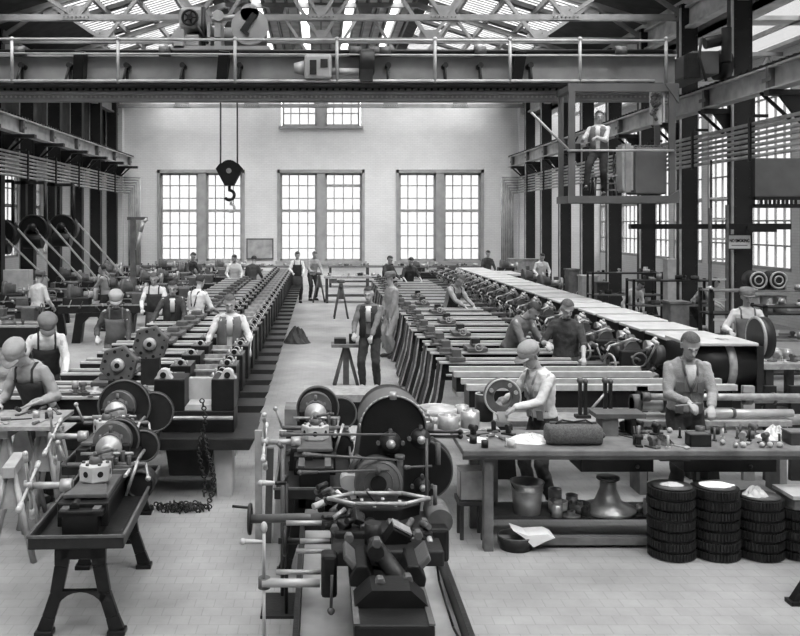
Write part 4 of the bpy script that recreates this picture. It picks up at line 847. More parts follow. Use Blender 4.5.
for k, (px, py, d, lab) in enumerate(((118, 365, 9.35, 'large hexagonal turret plate, lower left of two standing on lathe beds'), (150, 344, 9.85, 'large hexagonal turret plate, upper right of two standing on lathe beds'))):
    X, Z = U(px, d), W(py, d); t = thing('hexagon_turret', lab, 'turret', (X, d, Z - .19)); 
    MB().prism([(x, z + .19) for x, z in hexpts(.205, .25)], 'y', 0, .1).build('plate', 'mid', t, bev=.012)
    MB().box(-.1, .1, -.01, .11, .975 - (Z - .19) + (.012 if k == 0 else 0), .03).build('foot_block', 'iron', t)
    MB().lathe([(.07, 0), (.07, -.03), (.045, -.05), (.03, -.05)], (0, 0, .19), (0, 1, 0)).build('hub', 'light', t); MB().cyl((0, -.055, .19), (0, -.02, .19), .028).build('bore', 'void', t)
    q = MB()
    for i in range(6): a = .25 + PI / 6 + i * PI / 3; q.cyl((.14 * math.cos(a), -.003, .19 + .14 * math.sin(a)), (.14 * math.cos(a), .01, .19 + .14 * math.sin(a)), .018, n=10); 
    for i in range(6): a = .25 + i * PI / 3; q.cyl((.16 * math.cos(a), -.003, .19 + .16 * math.sin(a)), (.16 * math.cos(a), .01, .19 + .16 * math.sin(a)), .01, n=8)
    q.build('bolt_holes', 'void', t)
ch = thing('chain', 'heavy iron chain hanging from the oil pan and coiled on the floor', 'chain', (0, 8.86, 0))
q = MB(); pts = []
for i in range(26): pts.append((U(202, 8.86) + .03 * math.sin(i * .35), 0, 1.0 - i * .037))
for i in range(26): pts.append((U(210, 8.86) + .04 * math.sin(i * .2), -.03, .03 + i * .025))
for i in range(90): a = i * .25; pts.append((U(186, 8.86) + (.05 + .0028 * i) * math.cos(a), -.25 + (.02 + .0011 * i) * math.sin(a), .02 + .012 * (i % 3)))
for i, p in enumerate(pts): q.torus(p, .022, .007, (i % 2, 1 - i % 2, .2), 8, 5)
c_ = q.build('chain_links', 'iron', ch); c_['kind'] = 'stuff'
# ---- middle rows: finished beds with flared legs
def mid_bed(label, L=1.75):
    t = thing('lathe_bed', label, 'lathe', (0, 0, 0), 0, 'lathe beds of the middle row')
    MB().box(0, L, .06, .36, .72, .94).build('bed', 'black', t)
    MB().box(-.03, L, .0, .08, .94, .965).build('front_way', 'bright', t); MB().box(-.03, L, .34, .40, .94, .965).build('rear_way', 'bright', t)
    MB().cyl((.05, -.02, .8), (L - .1, -.02, .8), .016, n=8).build('lead_screw', 'pipe', t)
    MB().ribbon([(.03, .935, .05), (-.03, .5, .045), (-.17, .02, .05)], 'y', .06, .32).build('leg', 'iron', t); MB().ribbon([(.0, .93, .012), (-.06, .5, .012), (-.2, .02, .012)], 'y', .045, .06).build('leg_rib', 'light', t)
    for yy in (.02, .34): MB().ribbon([(L - .3, .74, .06), (L - .28, .0, .08)], 'y', yy, yy + .06).build('leg', 'mid', t)
    MB().box(.1, .3, -.02, .42, .975, 1.02).box(.14, .26, .08, .32, 1.02, 1.11).cyl((.14, .1, 1.06), (-.02, .1, 1.06), .02).build('tailstock', 'mid', t)
    return t
mb0 = mid_bed(''); ys2 = []; y = 11.55
while y < 28: ys2.append(y); y += .86 + .006 * (y - 11)
rr = random.Random(4)
for i, y in enumerate(ys2):
    c = mb0 if i == 0 else copy_tree(mb0); c.location = (1.58 + rr.uniform(-.05, .05), y, 0)
    c['label'] = 'finished lathe bed with splayed legs, %s from the front in the middle row' % ORD[i]
def carriage(label, x, y, rz=0):
    t = thing('lathe_carriage', label, 'carriage', (x, y, .976), rz, 'carriages on the middle beds')
    MB().box(-.14, .14, -.02, .42, 0, .05).box(-.05, .05, .05, .38, .05, .09).build('saddle', 'mid', t, bev=.008); MB().box(-.06, .06, .14, .28, .09, .16).build('tool_post', 'iron', t, bev=.006)
    MB().cyl((0, .0, .07), (0, -.1, .07), .01).torus((0, -.1, .07), .05, .009, (0, 1, 0), 16, 6).build('handwheel', 'light', t); return t
rr = random.Random(5)
for i, y in enumerate(ys2[:16]):
    for k in range(i % 2):
        carriage('tool carriage sitting on the %s middle lathe bed, %s along it' % (ORD[i], ('nearer the aisle', 'farther right')[k]), 1.85 + k * .65 + rr.random() * .5, y)
# ---- turret machines with pale cover slabs (right back row)
def covered_machine(label, big=False):
    t = thing('covered_machine', label, 'machine', (0, 0, 0), 0, 'machines with pale covers')
    MB().box(.0, 1.15, .1, .85, .05, .75).box(.05, 1.1, .05, .9, .7, .82).build('cabinet', 'black', t, bev=.01)
    MB().box(.75, 1.6, .0, .9, 1.185, 1.225).build('cover_slab', 'cover', t, bev=.01)
    MB().box(.85, 1.1, .1, .7, .8, 1.17).box(1.35, 1.5, .1, .7, .0, 1.17).build('slab_support', 'iron', t)
    MB().lathe([(.05, 0), (.12, 0), (.12, .12), (.09, .12), (.09, .25), (.06, .25)], (.1, .3, 1.0), (1, 0, 0), 18).build('head_spindle', 'iron', t)
    MB().box(.15, .5, .12, .6, .82, 1.05).build('headstock', 'iron', t, bev=.02)
    MB().prism([(.2, 1.05), (.45, 1.05)] + arc(.325, 1.07, .1, 0, 180, 8), 'y', .15, .25).build('bearing_cap', 'mid', t); MB().prism([(.2, 1.05), (.45, 1.05)] + arc(.325, 1.07, .1, 0, 180, 8), 'y', .45, .55).build('bearing_cap', 'mid', t)
    MB().torus((.02, .15, .88), .12, .016, (1, .3, 0), 20, 6).cyl((.02, .15, .88), (.2, .2, .88), .018).build('handwheel', 'light', t)
    MB().torus((.35, -.03, .95), .09, .014, (0, 1, 0), 18, 6).cyl((.35, -.03, .95), (.35, .15, .95), .02).build('handwheel', 'mid', t)
    MB().tube([(-.1, .1, .95), (0, .1, 1.12), (.12, .1, 1.15), (.3, .1, 1.22), (.42, .1, 1.18)], .016, 6).build('belt_lever', 'pipe', t)
    for a, b in (((.5, .1, .9), (.55, -.1, 1.18)), ((.62, .3, .85), (.64, .2, 1.2)), ((0, .4, .85), (-.12, .3, 1.1)), ((.2, .05, .7), (.12, -.05, .5))): MB().cyl(a, b, .014, n=6).ball(b, .028, 8, 6).build('lever', 'primer', t)
    MB().cyl((.58, .1, 1.0), (.7, .1, 1.0), .13, n=20).build('gear', 'mid', t); MB().cyl((.56, .35, 1.06), (.72, .35, 1.06), .1, n=18).build('gear', 'light', t)
    MB().box(-.5, .0, .2, .5, .8, .86).cyl((-.5, .15, .7), (.0, .15, .7), .03).build('bed_end', 'mid', t)
    rr = random.Random(2)
    for i in range(22):
        x, y, z = rr.uniform(-.3, .75), rr.uniform(-.02, .12), rr.uniform(.6, 1.22)
        MB().cyl((x, y, z), (x + rr.uniform(-.08, .08), y - .04, z + rr.uniform(-.08, .08)), rr.uniform(.012, .035), n=8).build('fitting', rr.choice(['black', 'light', 'iron', 'black', 'mid', 'primer']), t)
    return t
cm0 = covered_machine(''); i = 0; y = 11.85
while y < 30.5:
    c = cm0 if i == 0 else copy_tree(cm0); c.location = (3.83 + .006 * (y - 11), y, 0); c['label'] = 'turret machine with pale cover slab, %s from the front at right' % ORD[i]
    i += 1; y += 1.13
# drum machine in front of them
dm = thing('drum_machine', 'large machine with dark drum, pale ring and pulley beside the capped worker', 'machine', (0, 10.95, 0))
MB().cyl((U(692, 11), .35, .98), (U(757, 11), .35, .98), .31, n=40).build('drum', 'black', dm)
MB().cyl((U(729, 11), .35, .98), (U(737, 11), .35, .98), .325, n=40).build('drum_band', 'light', dm)
MB().cyl((U(690, 11), .35, 1.02), (U(700, 11), .35, 1.02), .26, n=32).build('drum_flange', 'light', dm)
MB().box(U(688, 11), U(760, 11), .0, .7, 0, .62).build('frame', 'iron', dm, bev=.01); MB().box(U(688, 11), U(757, 11), .0, .8, 1.25, 1.29).build('top_cover', 'cover', dm, bev=.01)
MB().box(U(686, 11), U(692, 11), .05, .65, .6, 1.24).build('side_frame', 'iron', dm); MB().box(U(757, 11), U(764, 11), .05, .65, .6, 1.24).build('side_frame', 'iron', dm)
MB().cyl((U(757, 11.2), .3, W(338, 11.2)), (U(768, 11.2), .3, W(338, 11.2)), .26, n=32).build('pulley', 'iron', dm); MB().torus((U(758, 11.2), .3, W(338, 11.2)), .25, .02, (1, 0, 0), 30).build('pulley_rim', 'light', dm)
# ---- heavy beds right behind the bench workers
def heavy_bed(label, x0, x1, y, z0, z1, mt='black'):
    t = thing('heavy_bed', label, 'lathe bed', (0, y, 0))
    MB().box(x0, x1, .05, .4, z0, z1 - .06).build('web', mt, t, bev=.01); MB().box(x0 - .03, x1 + .03, 0, .09, z1 - .06, z1).box(x0 - .03, x1 + .03, .38, .45, z1 - .06, z1).build('bed_ways', 'bright', t)
    MB().box(x0, x1, .02, .42, z0 - .02, z0 + .03).build('lower_flange', 'light', t)
    for x in (x0 + .25, x1 - .4): MB().prism([(x, z0), (x + .2, z0), (x + .26, 0), (x - .06, 0)], 'y', .05, .38).build('leg', 'iron', t)
    return t
heavy_bed('long heavy lathe bed behind the tall-capped worker, farther of two', U(457, 10.5), U(650, 10.5), 10.5, .74, 1.01)
heavy_bed('long heavy lathe bed with pale top directly behind bench workers', U(470, 9.6), U(735, 9.6), 9.6, .74, 1.02)
pt = thing('planed_plate', 'long pale planed plate lying low behind the front bench', 'plate', (0, 9.05, 0))
MB().box(U(455, 9.1), U(790, 9.1), 0, .42, .70, .76).build('plate', 'light', pt, bev=.006)
for x in (480, 640, 780): MB().box(U(x, 9.1), U(x, 9.1) + .07, .05, .35, 0, .70).build('leg', 'wood', pt)
for k, px in enumerate((582, 607)):
    X = U(px, 9.2); t = thing('steady_post', 'upright bracket with %s standing on planed plate' % ('two rods' if k == 0 else 'a diagonal brace'), 'bracket', (X, 9.2, .761))
    MB().box(-.035, -.005, -.02, .02, 0, .37).box(.02, .05, -.02, .02, 0, .36).box(-.07, .08, -.05, .05, 0, .03).build('post', 'iron', t); MB().ball((-.02, 0, .38), .035).ball((.035, 0, .37), .03).build('knob', 'mid', t)
    if k: MB().cyl((-.22, 0, .02), (.0, 0, .27), .013).build('brace', 'light', t)
for k, (py, r_, xa, xb) in enumerate(((396, .035, 640, 800), (405, .075, 634, 700), (402, .05, 752, 812), (412, .04, 700, 790), (421, .055, 700, 806), (431, .03, 640, 770))):
    z = W(py, 9.2); t = thing('machined_shaft', 'pale machined shaft lying across racks behind right bench worker, %s from top' % ORD[k], 'shaft', (0, 9.15 + (k % 3) * .12, 0), 0)
    MB().cyl((U(xa, 9.2), 0, z), (U(xb, 9.2), 0, z), r_, n=18).build('shaft', 'bright' if k % 2 else 'light', t)
    MB().cyl((U(xa, 9.2), 0, z), (U(xa, 9.2) + .08, 0, z), r_ * 1.3, n=18).build('collar', 'mid', t); MB().cyl((U(xa, 9.2) + .3, 0, z), (U(xa, 9.2) + .33, 0, z), r_ * 1.25, n=18).build('collar', 'mid', t)
rk = thing('shaft_rack', 'iron rack with slotted uprights holding machined shafts at right', 'rack', (0, 9.6, 0))
for px in (640, 748, 770, 796): MB().box(U(px, 9.5), U(px, 9.5) + .12, 0, .06, 0, W(388, 9.5)).build('upright', 'pipe' if px == 748 else 'iron', rk)
MB().box(U(640, 9.5), U(800, 9.5), .06, .12, .78, .84).box(U(640, 9.5), U(800, 9.5), .06, .12, .3, .36).build('cross_rail', 'iron', rk)
rg = thing('chuck_ring', 'thick upright steel ring on stand in front of tall-capped worker', 'ring', (U(503, 8.6), 8.6, 0))
zc = W(397, 8.6); q = MB(); n_ = 40
for (ra, rb) in ((.175, .085),):
    vs = []
    for i in range(n_):
        a = 2 * PI * i / n_; c, s = math.cos(a), math.sin(a)
        vs += [(ra * c, 0, zc + ra * s), (rb * c, 0, zc + rb * s), (rb * c, .09, zc + rb * s), (ra * c, .09, zc + ra * s)]
    q._add(vs, [(4 * i + j, 4 * ((i + 1) % n_) + j, 4 * ((i + 1) % n_) + (j + 1) % 4, 4 * i + (j + 1) % 4) for i in range(n_) for j in range(4)])
q.build('ring', 'mid', rg, bev=.008); MB().torus((0, .0, zc), .17, .008, (0, 1, 0), 40, 6).build('polished_edge', 'bright', rg)
for a in (60, 150, 300, 20): MB().cyl((.13 * math.cos(math.radians(a)), -.02, zc + .13 * math.sin(math.radians(a))), (.13 * math.cos(math.radians(a)), 0, zc + .13 * math.sin(math.radians(a))), .02, n=10).build('ring_bolt', 'light', rg)
MB().prism([(-.06, zc - .14), (.06, zc - .14), (.035, zc - .24), (-.035, zc - .24)], 'y', -.01, .08).box(-.05, .05, 0, .08, .86, zc - .24).build('stand', 'primer', rg)
# ================================================================ front bench and things on it
YB0, YB1, ZB_ = 7.5, 8.25, .853
bn = thing('workbench', 'long rough wooden workbench across the right foreground', 'workbench', (0, 0, 0))
X0, X1 = U(463, 7.5), U(830, 7.5)
MB().box(X0, X1, YB0, YB1, ZB_ - .05, ZB_).build('tabletop', 'wood', bn, bev=.008)
MB().box(X0, X1, YB0 - .004, YB0 + .03, ZB_ - .075, ZB_ - .048).build('edge_board', 'wooddk', bn)
for px in (484, 828): MB().box(U(px, 7.55), U(px, 7.55) + .075, 7.53, 7.63, 0, ZB_ - .05).build('leg', 'wood', bn)
for px in (470, 700): MB().box(U(px, 8.1), U(px, 8.1) + .08, 8.1, 8.18, 0, ZB_ - .05).build('leg', 'wood', bn)
MB().box(U(497, 7.7), U(700, 7.7), 7.6, 7.68, .03, .09).build('foot_rail', 'wood', bn)
MB().box(U(487, 8), U(800, 8), 7.8, 8.2, .18, .21).build('lower_shelf', 'wooddk', bn)
for a, b in ((585, 659), (690, 784)):
    o = MB().box(U(a, 7.6), U(b, 7.6), 7.72, 8.1, ZB_ - .24, ZB_ - .05).build('drawer', 'black', bn, bev=.006)
    MB().ball((U((a + b) / 2 + 20, 7.6), 7.71, ZB_ - .19), .018).build('knob', 'mid', o)
MB().box(U(660, 7.55), U(690, 7.55), 7.54, 7.6, ZB_ - .1, ZB_ - .05).build('apron_board', 'wooddk', bn)
Z = ZB_ + .001
bg = thing('tool_bag', 'woven canvas tool bag lying on the front bench, left of centre', 'bag', (U(573, 7.75), 7.75, Z))
q = MB(); hw, hd_, hh = .235, .11, .17; vs = []; nn = 14
rings = [(-1, .72), (-.93, .94), (-.6, 1.03), (0, 1.06), (.6, 1.02), (.93, .94), (1, .72)]
for x, k in rings:
    for i in range(nn):
        a = 2 * PI * i / nn; c, s_ = math.cos(a), math.sin(a); e = .55
        vs.append((x * hw, hd_ * k * math.copysign(abs(c) ** e, c), hh / 2 + hh / 2 * (k if s_ > 0 else 1) * math.copysign(abs(s_) ** e, s_)))
q._add(vs, [(j * nn + i, j * nn + (i + 1) % nn, (j + 1) * nn + (i + 1) % nn, (j + 1) * nn + i) for j in range(6) for i in range(nn)] + [tuple(range(nn)), tuple(range(6 * nn, 7 * nn))], True)
q.build('bag_body', 'canvas', bg); q = MB().tube([(-.16, -.03, hh + .005), (-.1, -.03, hh + .035), (0, -.03, hh + .02), (.1, -.03, hh + .035), (.16, -.03, hh + .005)], .009, 6); q.build('handle', 'leather', bg)
MB().box(-.2, .2, -.012, .012, hh - .004, hh + .014).build('frame', 'mid', bg)
bx = thing('metal_box', 'small open dark metal box on the bench before the right worker', 'box', (U(698, 7.68), 7.68, Z)); q = MB(); tray(q, -.088, .088, -.06, .06, 0, .105, .006); q.build('box', 'iron', bx); MB().box(-.092, .092, -.064, .064, .1, .103).build('rim', 'mid', bx)
MB().box(-.05, .06, -.03, .03, .006, .05).build('contents', 'cloth', bx)
bx = thing('wooden_box', 'dark wooden box at the right end of the front bench', 'box', (U(793, 7.75), 7.75, Z)); MB().box(-.06, .14, -.08, .08, 0, .11).build('box', 'wooddk', bx, bev=.005); MB().box(-.062, .142, -.082, .082, .1, .112).build('lid', 'wood', bx)
bk = thing('block', 'wooden block stand under a board, behind the canvas bag', 'block', (U(617, 8.1), 8.1, Z)); MB().box(-.16, -.02, -.1, .1, 0, .16).build('block', 'wood', bk); MB().box(-.22, .22, -.12, .12, .16, .2).build('board', 'mid', bk); MB().box(.1, .14, -.1, .1, 0, .16).build('support', 'iron', bk)
cp_ = thing('tool_cup', 'small dark cup of brushes on bench right of the canvas bag', 'cup', (U(637, 7.7), 7.7, Z)); MB().lathe([(.035, 0), (.035, .08), (.03, .08), (.03, .01), (0, .01)], (0, 0, 0)).build('cup', 'iron', cp_)
for a in (-.03, 0, .035): MB().cyl((a * .3, 0, .01), (a, a * .3, .16), .006, n=6).build('brush', 'mid', cp_)
def pile(name, label, cat, loc, rx, ry, h, m, seed, group=None):
    r_ = random.Random(seed); q = MB(); n_ = 22; vs = [(0, 0, h)]
    for j in range(1, 6):
        for i in range(n_):
            a = 2 * PI * i / n_; k = j / 5; d = 1 + r_.uniform(-.12, .12); vs.append((rx * k * d * math.cos(a), ry * k * d * math.sin(a), max(0, h * (1 - k ** 1.6) * r_.uniform(.7, 1.25)) if j < 5 else 0))
    fs = [(0, 1 + i, 1 + (i + 1) % n_) for i in range(n_)] + [(1 + (j - 1) * n_ + i, 1 + j * n_ + i, 1 + j * n_ + (i + 1) % n_, 1 + (j - 1) * n_ + (i + 1) % n_) for j in range(1, 5) for i in range(n_)]
    q._add(vs, fs, False); o = q.build(name, m, None, loc); return tag(o, label, cat, group)
pile('cloth', 'crumpled white cloth spread on bench in front of tall-capped worker', 'cloth', (U(530, 7.85), 7.85, Z), .2, .16, .06, 'cloth', 1)
pile('cloth', 'heap of white waste cloth at right end of front bench', 'cloth', (U(776, 7.95), 7.95, Z), .15, .14, .1, 'cloth', 2)
pile('rag', 'dark oily rag heap on the bench before the right worker', 'rag', (U(662, 7.75), 7.75, Z), .1, .09, .07, 'iron', 3)
pile('paper', 'crumpled paper on the bench at left end', 'paper', (U(478, 7.85), 7.85, Z), .09, .08, .03, 'paper', 4)
rr = random.Random(11)
def small_part(kind, x, y, z, label, group, m=None):
    t = thing({'round_knob': 'metal_ball', 'flange': 'metal_flange', 'bolt': 'upright_bolt'}.get(kind, kind), label, {'bushing': 'bushing', 'bracket_casting': 'casting', 'hand_file': 'file', 'wrench': 'wrench', 'bolt': 'bolt', 'oil_can': 'oil can', 'tin_can': 'can', 'flange': 'flange', 'pulley_blank': 'pulley', 'round_knob': 'knob'}[kind], (x, y, z), rr.uniform(0, 6), group)
    m = m or rr.choice(['light', 'mid', 'primer', 'iron']); k = rr.uniform(.85, 1.2)
    if kind == 'bushing': MB().lathe([(.02, 0), (.035 * k, 0), (.035 * k, .06), (.02, .06), (.02, 0)], n=14).build('ring', m, t)
    elif kind == 'bracket_casting': MB().box(-.06, .06, -.03, .03, 0, .015).box(-.02, .02, -.02, .02, .015, .07).build('web', m, t, bev=.003); MB().cyl((0, -.035, .075), (0, .035, .075), .025 * k, n=12).build('boss', m, t)
    elif kind == 'hand_file': MB().box(-.12, .06, -.011, .011, 0, .008).build('blade', m, t); MB().cyl((.06, 0, .014), (.15, 0, .014), .012, .016, 8).build('handle', 'wood', t)
    elif kind == 'wrench': MB().box(-.1, .1, -.01, .01, 0, .01).build('shank', m, t); MB().torus((.115, 0, .008), .02, .008, n=12, m=6).torus((-.115, 0, .008), .02, .008, n=12, m=6).build('ring_end', m, t)
    elif kind == 'bolt': MB().cyl((0, 0, .0), (0, 0, .1 * k), .01, n=8).build('shank', m, t); MB().prism(hexpts(.02), 'z', 0, .015).build('head', m, t)
    elif kind == 'oil_can': MB().lathe([(.045, 0), (.045, .04), (.012, .1), (.004, .18), (0, .18)], n=16).build('body', 'tin', t); MB().torus((.045, 0, .06), .03, .005, (0, 1, 0), 12, 6).build('handle', 'tin', t)
    elif kind == 'tin_can': MB().lathe([(.05 * k, 0), (.05 * k, .12 * k), (.045 * k, .12 * k), (.045 * k, .01), (0, .01)], n=20).build('can', 'tin', t); MB().torus((0, 0, .12 * k), .049 * k, .004, n=20, m=6).build('rim', 'light', t)
    elif kind == 'flange': MB().lathe([(.02, 0), (.08 * k, 0), (.08 * k, .02), (.035, .02), (.035, .05), (.02, .05), (.02, 0)], n=24).build('disc', m, t)
    elif kind == 'pulley_blank': MB().lathe([(.02, 0), (.1 * k, 0), (.1 * k, .09), (.085 * k, .09), (.085 * k, .03), (.03, .03), (.03, .1), (.02, .1), (.02, 0)], n=28).build('rim', m, t)
    elif kind == 'round_knob': MB().ball((0, 0, .024), .024 * k, 12, 8).build('knob', m, t)
    return t
WHERE = {}
def scatter(n_, kinds, x0, x1, y0, y1, z, where, seed, group=None):
    rr.seed(seed); used = []
    for i in range(n_):
        for _ in range(40):
            x, y = rr.uniform(x0, x1), rr.uniform(y0, y1)
            if all((x - a) ** 2 + (y - b) ** 2 > .0121 for a, b in used): break
        else: continue
        used.append((x, y)); k = kinds[i % len(kinds)]
        nm = {'bushing': 'short metal bushing', 'bracket_casting': 'small bracket casting', 'hand_file': 'hand file', 'wrench': 'double-ended wrench', 'bolt': 'upright bolt', 'oil_can': 'conical oil can', 'tin_can': 'round tin can', 'flange': 'round flange', 'pulley_blank': 'round pulley blank', 'round_knob': 'round metal knob'}[k]
        small_part(k, x, y, z, '%s lying %s' % (nm, where), '%s pieces %s' % (nm, where))
scatter(12, ['bracket_casting', 'hand_file', 'bushing', 'wrench'], U(470, 7.8), U(515, 7.8), 7.6, 8.2, Z, 'at the left end of the front bench', 21)
scatter(14, ['bolt', 'bushing', 'bracket_casting', 'hand_file', 'round_knob'], U(602, 7.8), U(690, 7.8), 7.9, 8.2, Z, 'on the front bench between bag and right worker', 22)
scatter(8, ['wrench', 'bracket_casting', 'bolt'], U(640, 7.6), U(680, 7.6), 7.56, 7.66, Z, 'near the front bench edge before the right worker', 23)
scatter(18, ['bolt', 'round_knob', 'bushing', 'bolt', 'bracket_casting'], U(715, 7.8), U(770, 7.8), 7.56, 8.15, Z, 'on the right part of the front bench', 24)
for k, px in enumerate((743, 762, 770, 780)): small_part('round_knob', U(px, 7.6), 7.6, Z, 'pale round knob, %s of four near the right bench edge' % ORD[k], 'pale knobs at the bench edge', 'primer')
# under-bench things
def bucket(name, label, x, y, z, r, h, m, hd=True):
    t = thing(name, label, 'bucket', (x, y, z)); MB().lathe([(r * .78, 0), (r, h), (r * .95, h), (r * .74, .01), (0, .01)], n=28).build('pail', m, t); MB().torus((0, 0, h), r, .007, n=28, m=6).torus((0, 0, h * .75), r * .95, .004, n=28, m=6).build('rim', 'light', t)
    if hd: MB().tube([(r * math.cos(a), -.02 - .6 * r * math.sin(a), h - .9 * r * math.sin(a) * .6) for a in [PI * i / 8 for i in range(9)]], .004, 6).build('handle', 'iron', t)
    return t
bucket('bucket', 'tin bucket on the shelf beneath the front bench', U(527, 7.9), 7.9, .211, .145, .27, 'tin')
tb2 = thing('tin_box', 'pale square tin hanging at left end beneath the front bench', 'tin', (U(470, 7.9), 7.9, W(497, 7.9))); q = MB(); tray(q, -.1, .1, -.1, .1, 0, .25, .006); q.build('tin', 'tin', tb2); MB().box(-.105, .105, -.105, .105, .245, .255).build('rim', 'light', tb2)
st_ = thing('stool', 'low dark stool holding the pale tin under the bench end', 'stool', (U(470, 7.9), 7.9, 0)); MB().box(-.12, .12, -.12, .12, W(498, 7.9) - .035, W(497, 7.9) - .002).build('seat', 'wooddk', st_)
for a in (-.1, .08):
    for b in (-.1, .08): MB().box(a, a + .03, b, b + .03, 0, W(498, 7.9) - .035).build('leg', 'wooddk', st_)
pn = thing('pan', 'dark round pan on the shelf beneath the bench near left leg', 'pan', (U(512, 7.75), 7.62, .0)); MB().lathe([(.13, 0), (.15, .11), (.14, .11), (.12, .01), (0, .01)], n=28).build('pan', 'iron', pn)
MB().torus((0, 0, .11), .147, .006, n=28, m=6).build('rim', 'mid', pn)
pp = thing('paper_sheet', 'folded pale paper draped over the pan beneath the bench', 'paper', (U(528, 7.62), 7.6, .125)); MB().prism([(-.15, .06), (-.03, .02), (.14, .03), (.2, -.0), (.12, -.03), (.02, -.08), (-.06, 0.0)], 'y', -.1, .1).build('sheet', 'paper', pp)
cb2 = thing('casting_base', 'pale flared metal base on shelf beneath the bench centre', 'casting', (U(608, 7.95), 7.95, .211)); MB().lathe([(.24, 0), (.24, .03), (.12, .08), (.07, .2), (.07, .28)], n=28).build('base', 'tin', cb2); MB().cyl((0, 0, .28), (0, 0, .3), .1).build('collar', 'mid', cb2)
scatter(12, ['tin_can', 'pulley_blank', 'flange', 'tin_can', 'bracket_casting'], U(548, 7.95), U(580, 7.95), 7.75, 8.15, .211, 'on the shelf beneath the front bench, left half', 25)
scatter(12, ['tin_can', 'pulley_blank', 'bushing', 'tin_can'], U(632, 7.95), U(780, 7.95), 7.75, 8.15, .211, 'on the shelf beneath the front bench, right half', 26)
# gear stacks
def gearproto():
    t = thing('gear_wheel', '', 'gear'); N = 44; r0, r1 = .178, .19; pts = []
    for i in range(N):
        for k, rr_ in ((0, r0), (.25, r0), (.4, r1), (.85, r1)): a = 2 * PI * (i + k) / N; pts.append((rr_ * math.cos(a), rr_ * math.sin(a)))
    MB().prism(pts, 'z', .008, .068).prism([(x * .93, y * .93) for x, y in pts[::4]], 'z', 0, .079).build('toothed_rim', 'gearm', t)
    MB().lathe([(.03, .079), (.16, .079), (.165, .081), (.03, .081)], n=32).build('side_face', 'mid', t)
    MB().cyl((0, 0, .0795), (0, 0, .083), .035, n=20).build('bore', 'void', t); return t
g0 = gearproto(); first = True
for k, (px, n_) in enumerate(((671, 7), (715, 7), (759, 6), (800, 5))):
    for j in range(n_):
        nm = 'topmost' if j == n_ - 1 else ('lowest' if j == 0 else ORD[j] + ' from the floor')
        lab = 'black toothed gear wheel, %s in the %s stack from the left' % (nm, ORD[k])
        loc = (U(px, 7.45) + rr.uniform(-.006, .006), 7.45 + rr.uniform(-.006, .006), j * .0835)
        c = g0 if first else copy_tree(g0); first = False; c.location = loc; c.rotation_euler.z = rr.random(); c['label'] = lab; c['group'] = 'stacked gear wheels'
pile('paper_wrap', 'crumpled paper lying on top of the first gear stack', 'paper', (U(672, 7.45), 7.45, 7 * .0835 + .001), .09, .07, .022, 'primer', 7)
pile('paper_wrap', 'flat crumpled paper on top of the second gear stack', 'paper', (U(716, 7.45), 7.45, 7 * .0835 + .001), .14, .1, .02, 'paper', 8)
pile('rag', 'frayed pale rag on top of the third gear stack', 'rag', (U(755, 7.45), 7.45, 6 * .0835 + .001), .1, .09, .07, 'primer', 9)
bx = thing('wooden_tray', 'wooden tray resting on top of the fourth gear stack', 'tray', (U(797, 7.45), 7.45, 5 * .0835 + .001)); MB().box(-.1, .25, -.15, .15, 0, .09).build('box', 'wood', bx, bev=.005); MB().box(-.12, .27, -.17, .17, .09, .12).build('lid', 'primer', bx)
# ---- things left of the bench: low trestle with faceplates and cylinders
tt = thing('trestle_table', 'low plank table with round faceplates between aisle and front bench', 'table', (0, 0, 0))
xa, xb = U(403, 8.6), U(498, 8.6); zt = .80
MB().box(xa, xb, 8.3, 9.3, zt - .04, zt).build('tabletop', 'woodlt', tt)
for x in (xa + .05, xb - .12):
    for y in (8.35, 9.2): MB().box(x, x + .07, y, y + .07, 0, zt - .04).build('leg', 'wood', tt)
for k, (px, d, r_, h, m, lab) in enumerate(((437, 9.0, .27, .05, 'light', 'largest flat round faceplate lying on low plank table'), (437, 9.0, .2, .05, 'primer', 'middle faceplate stacked on the largest one'), (420, 8.5, .13, .09, 'mid', 'small thick disc at near left of low plank table'), (448, 8.55, .1, .12, 'light', 'short pale cylinder at centre of low plank table'), (470, 8.6, .09, .15, 'tin', 'bright tin canister on low plank table'), (484, 8.9, .09, .26, 'iron', 'tall dark ribbed cylinder on low plank table'), (462, 9.0, .07, .12, 'light', 'pale cylinder behind the tin canister'))):
    z = zt + .001 + (.052 if k == 1 else 0); t = thing('faceplate' if k < 2 else 'metal_cylinder', lab, 'faceplate' if k < 2 else 'cylinder', (U(px, d), d, z))
    MB().lathe([(r_, 0), (r_, h), (r_ * .4, h), (r_ * .4, h + .02), (0, h + .02)], n=36).build('body', m, t); MB().torus((0, 0, h), r_ - .01, .008, n=36, m=6).build('rim', 'bright', t)
arm = thing('hooped_handle', 'curved pale hoop handle standing behind the chucking lathe', 'handle', (U(410, 8.2), 8.2, 0))
MB().cyl((0, 0, 0), (0, 0, .9), .03).box(-.12, .12, -.1, .1, 0, .03).build('stand', 'iron', arm); MB().tube([(x, 0, z) for x, z in arc(0, .9, .2, 10, 170, 10)], .014, 8).build('hoop', 'light', arm)
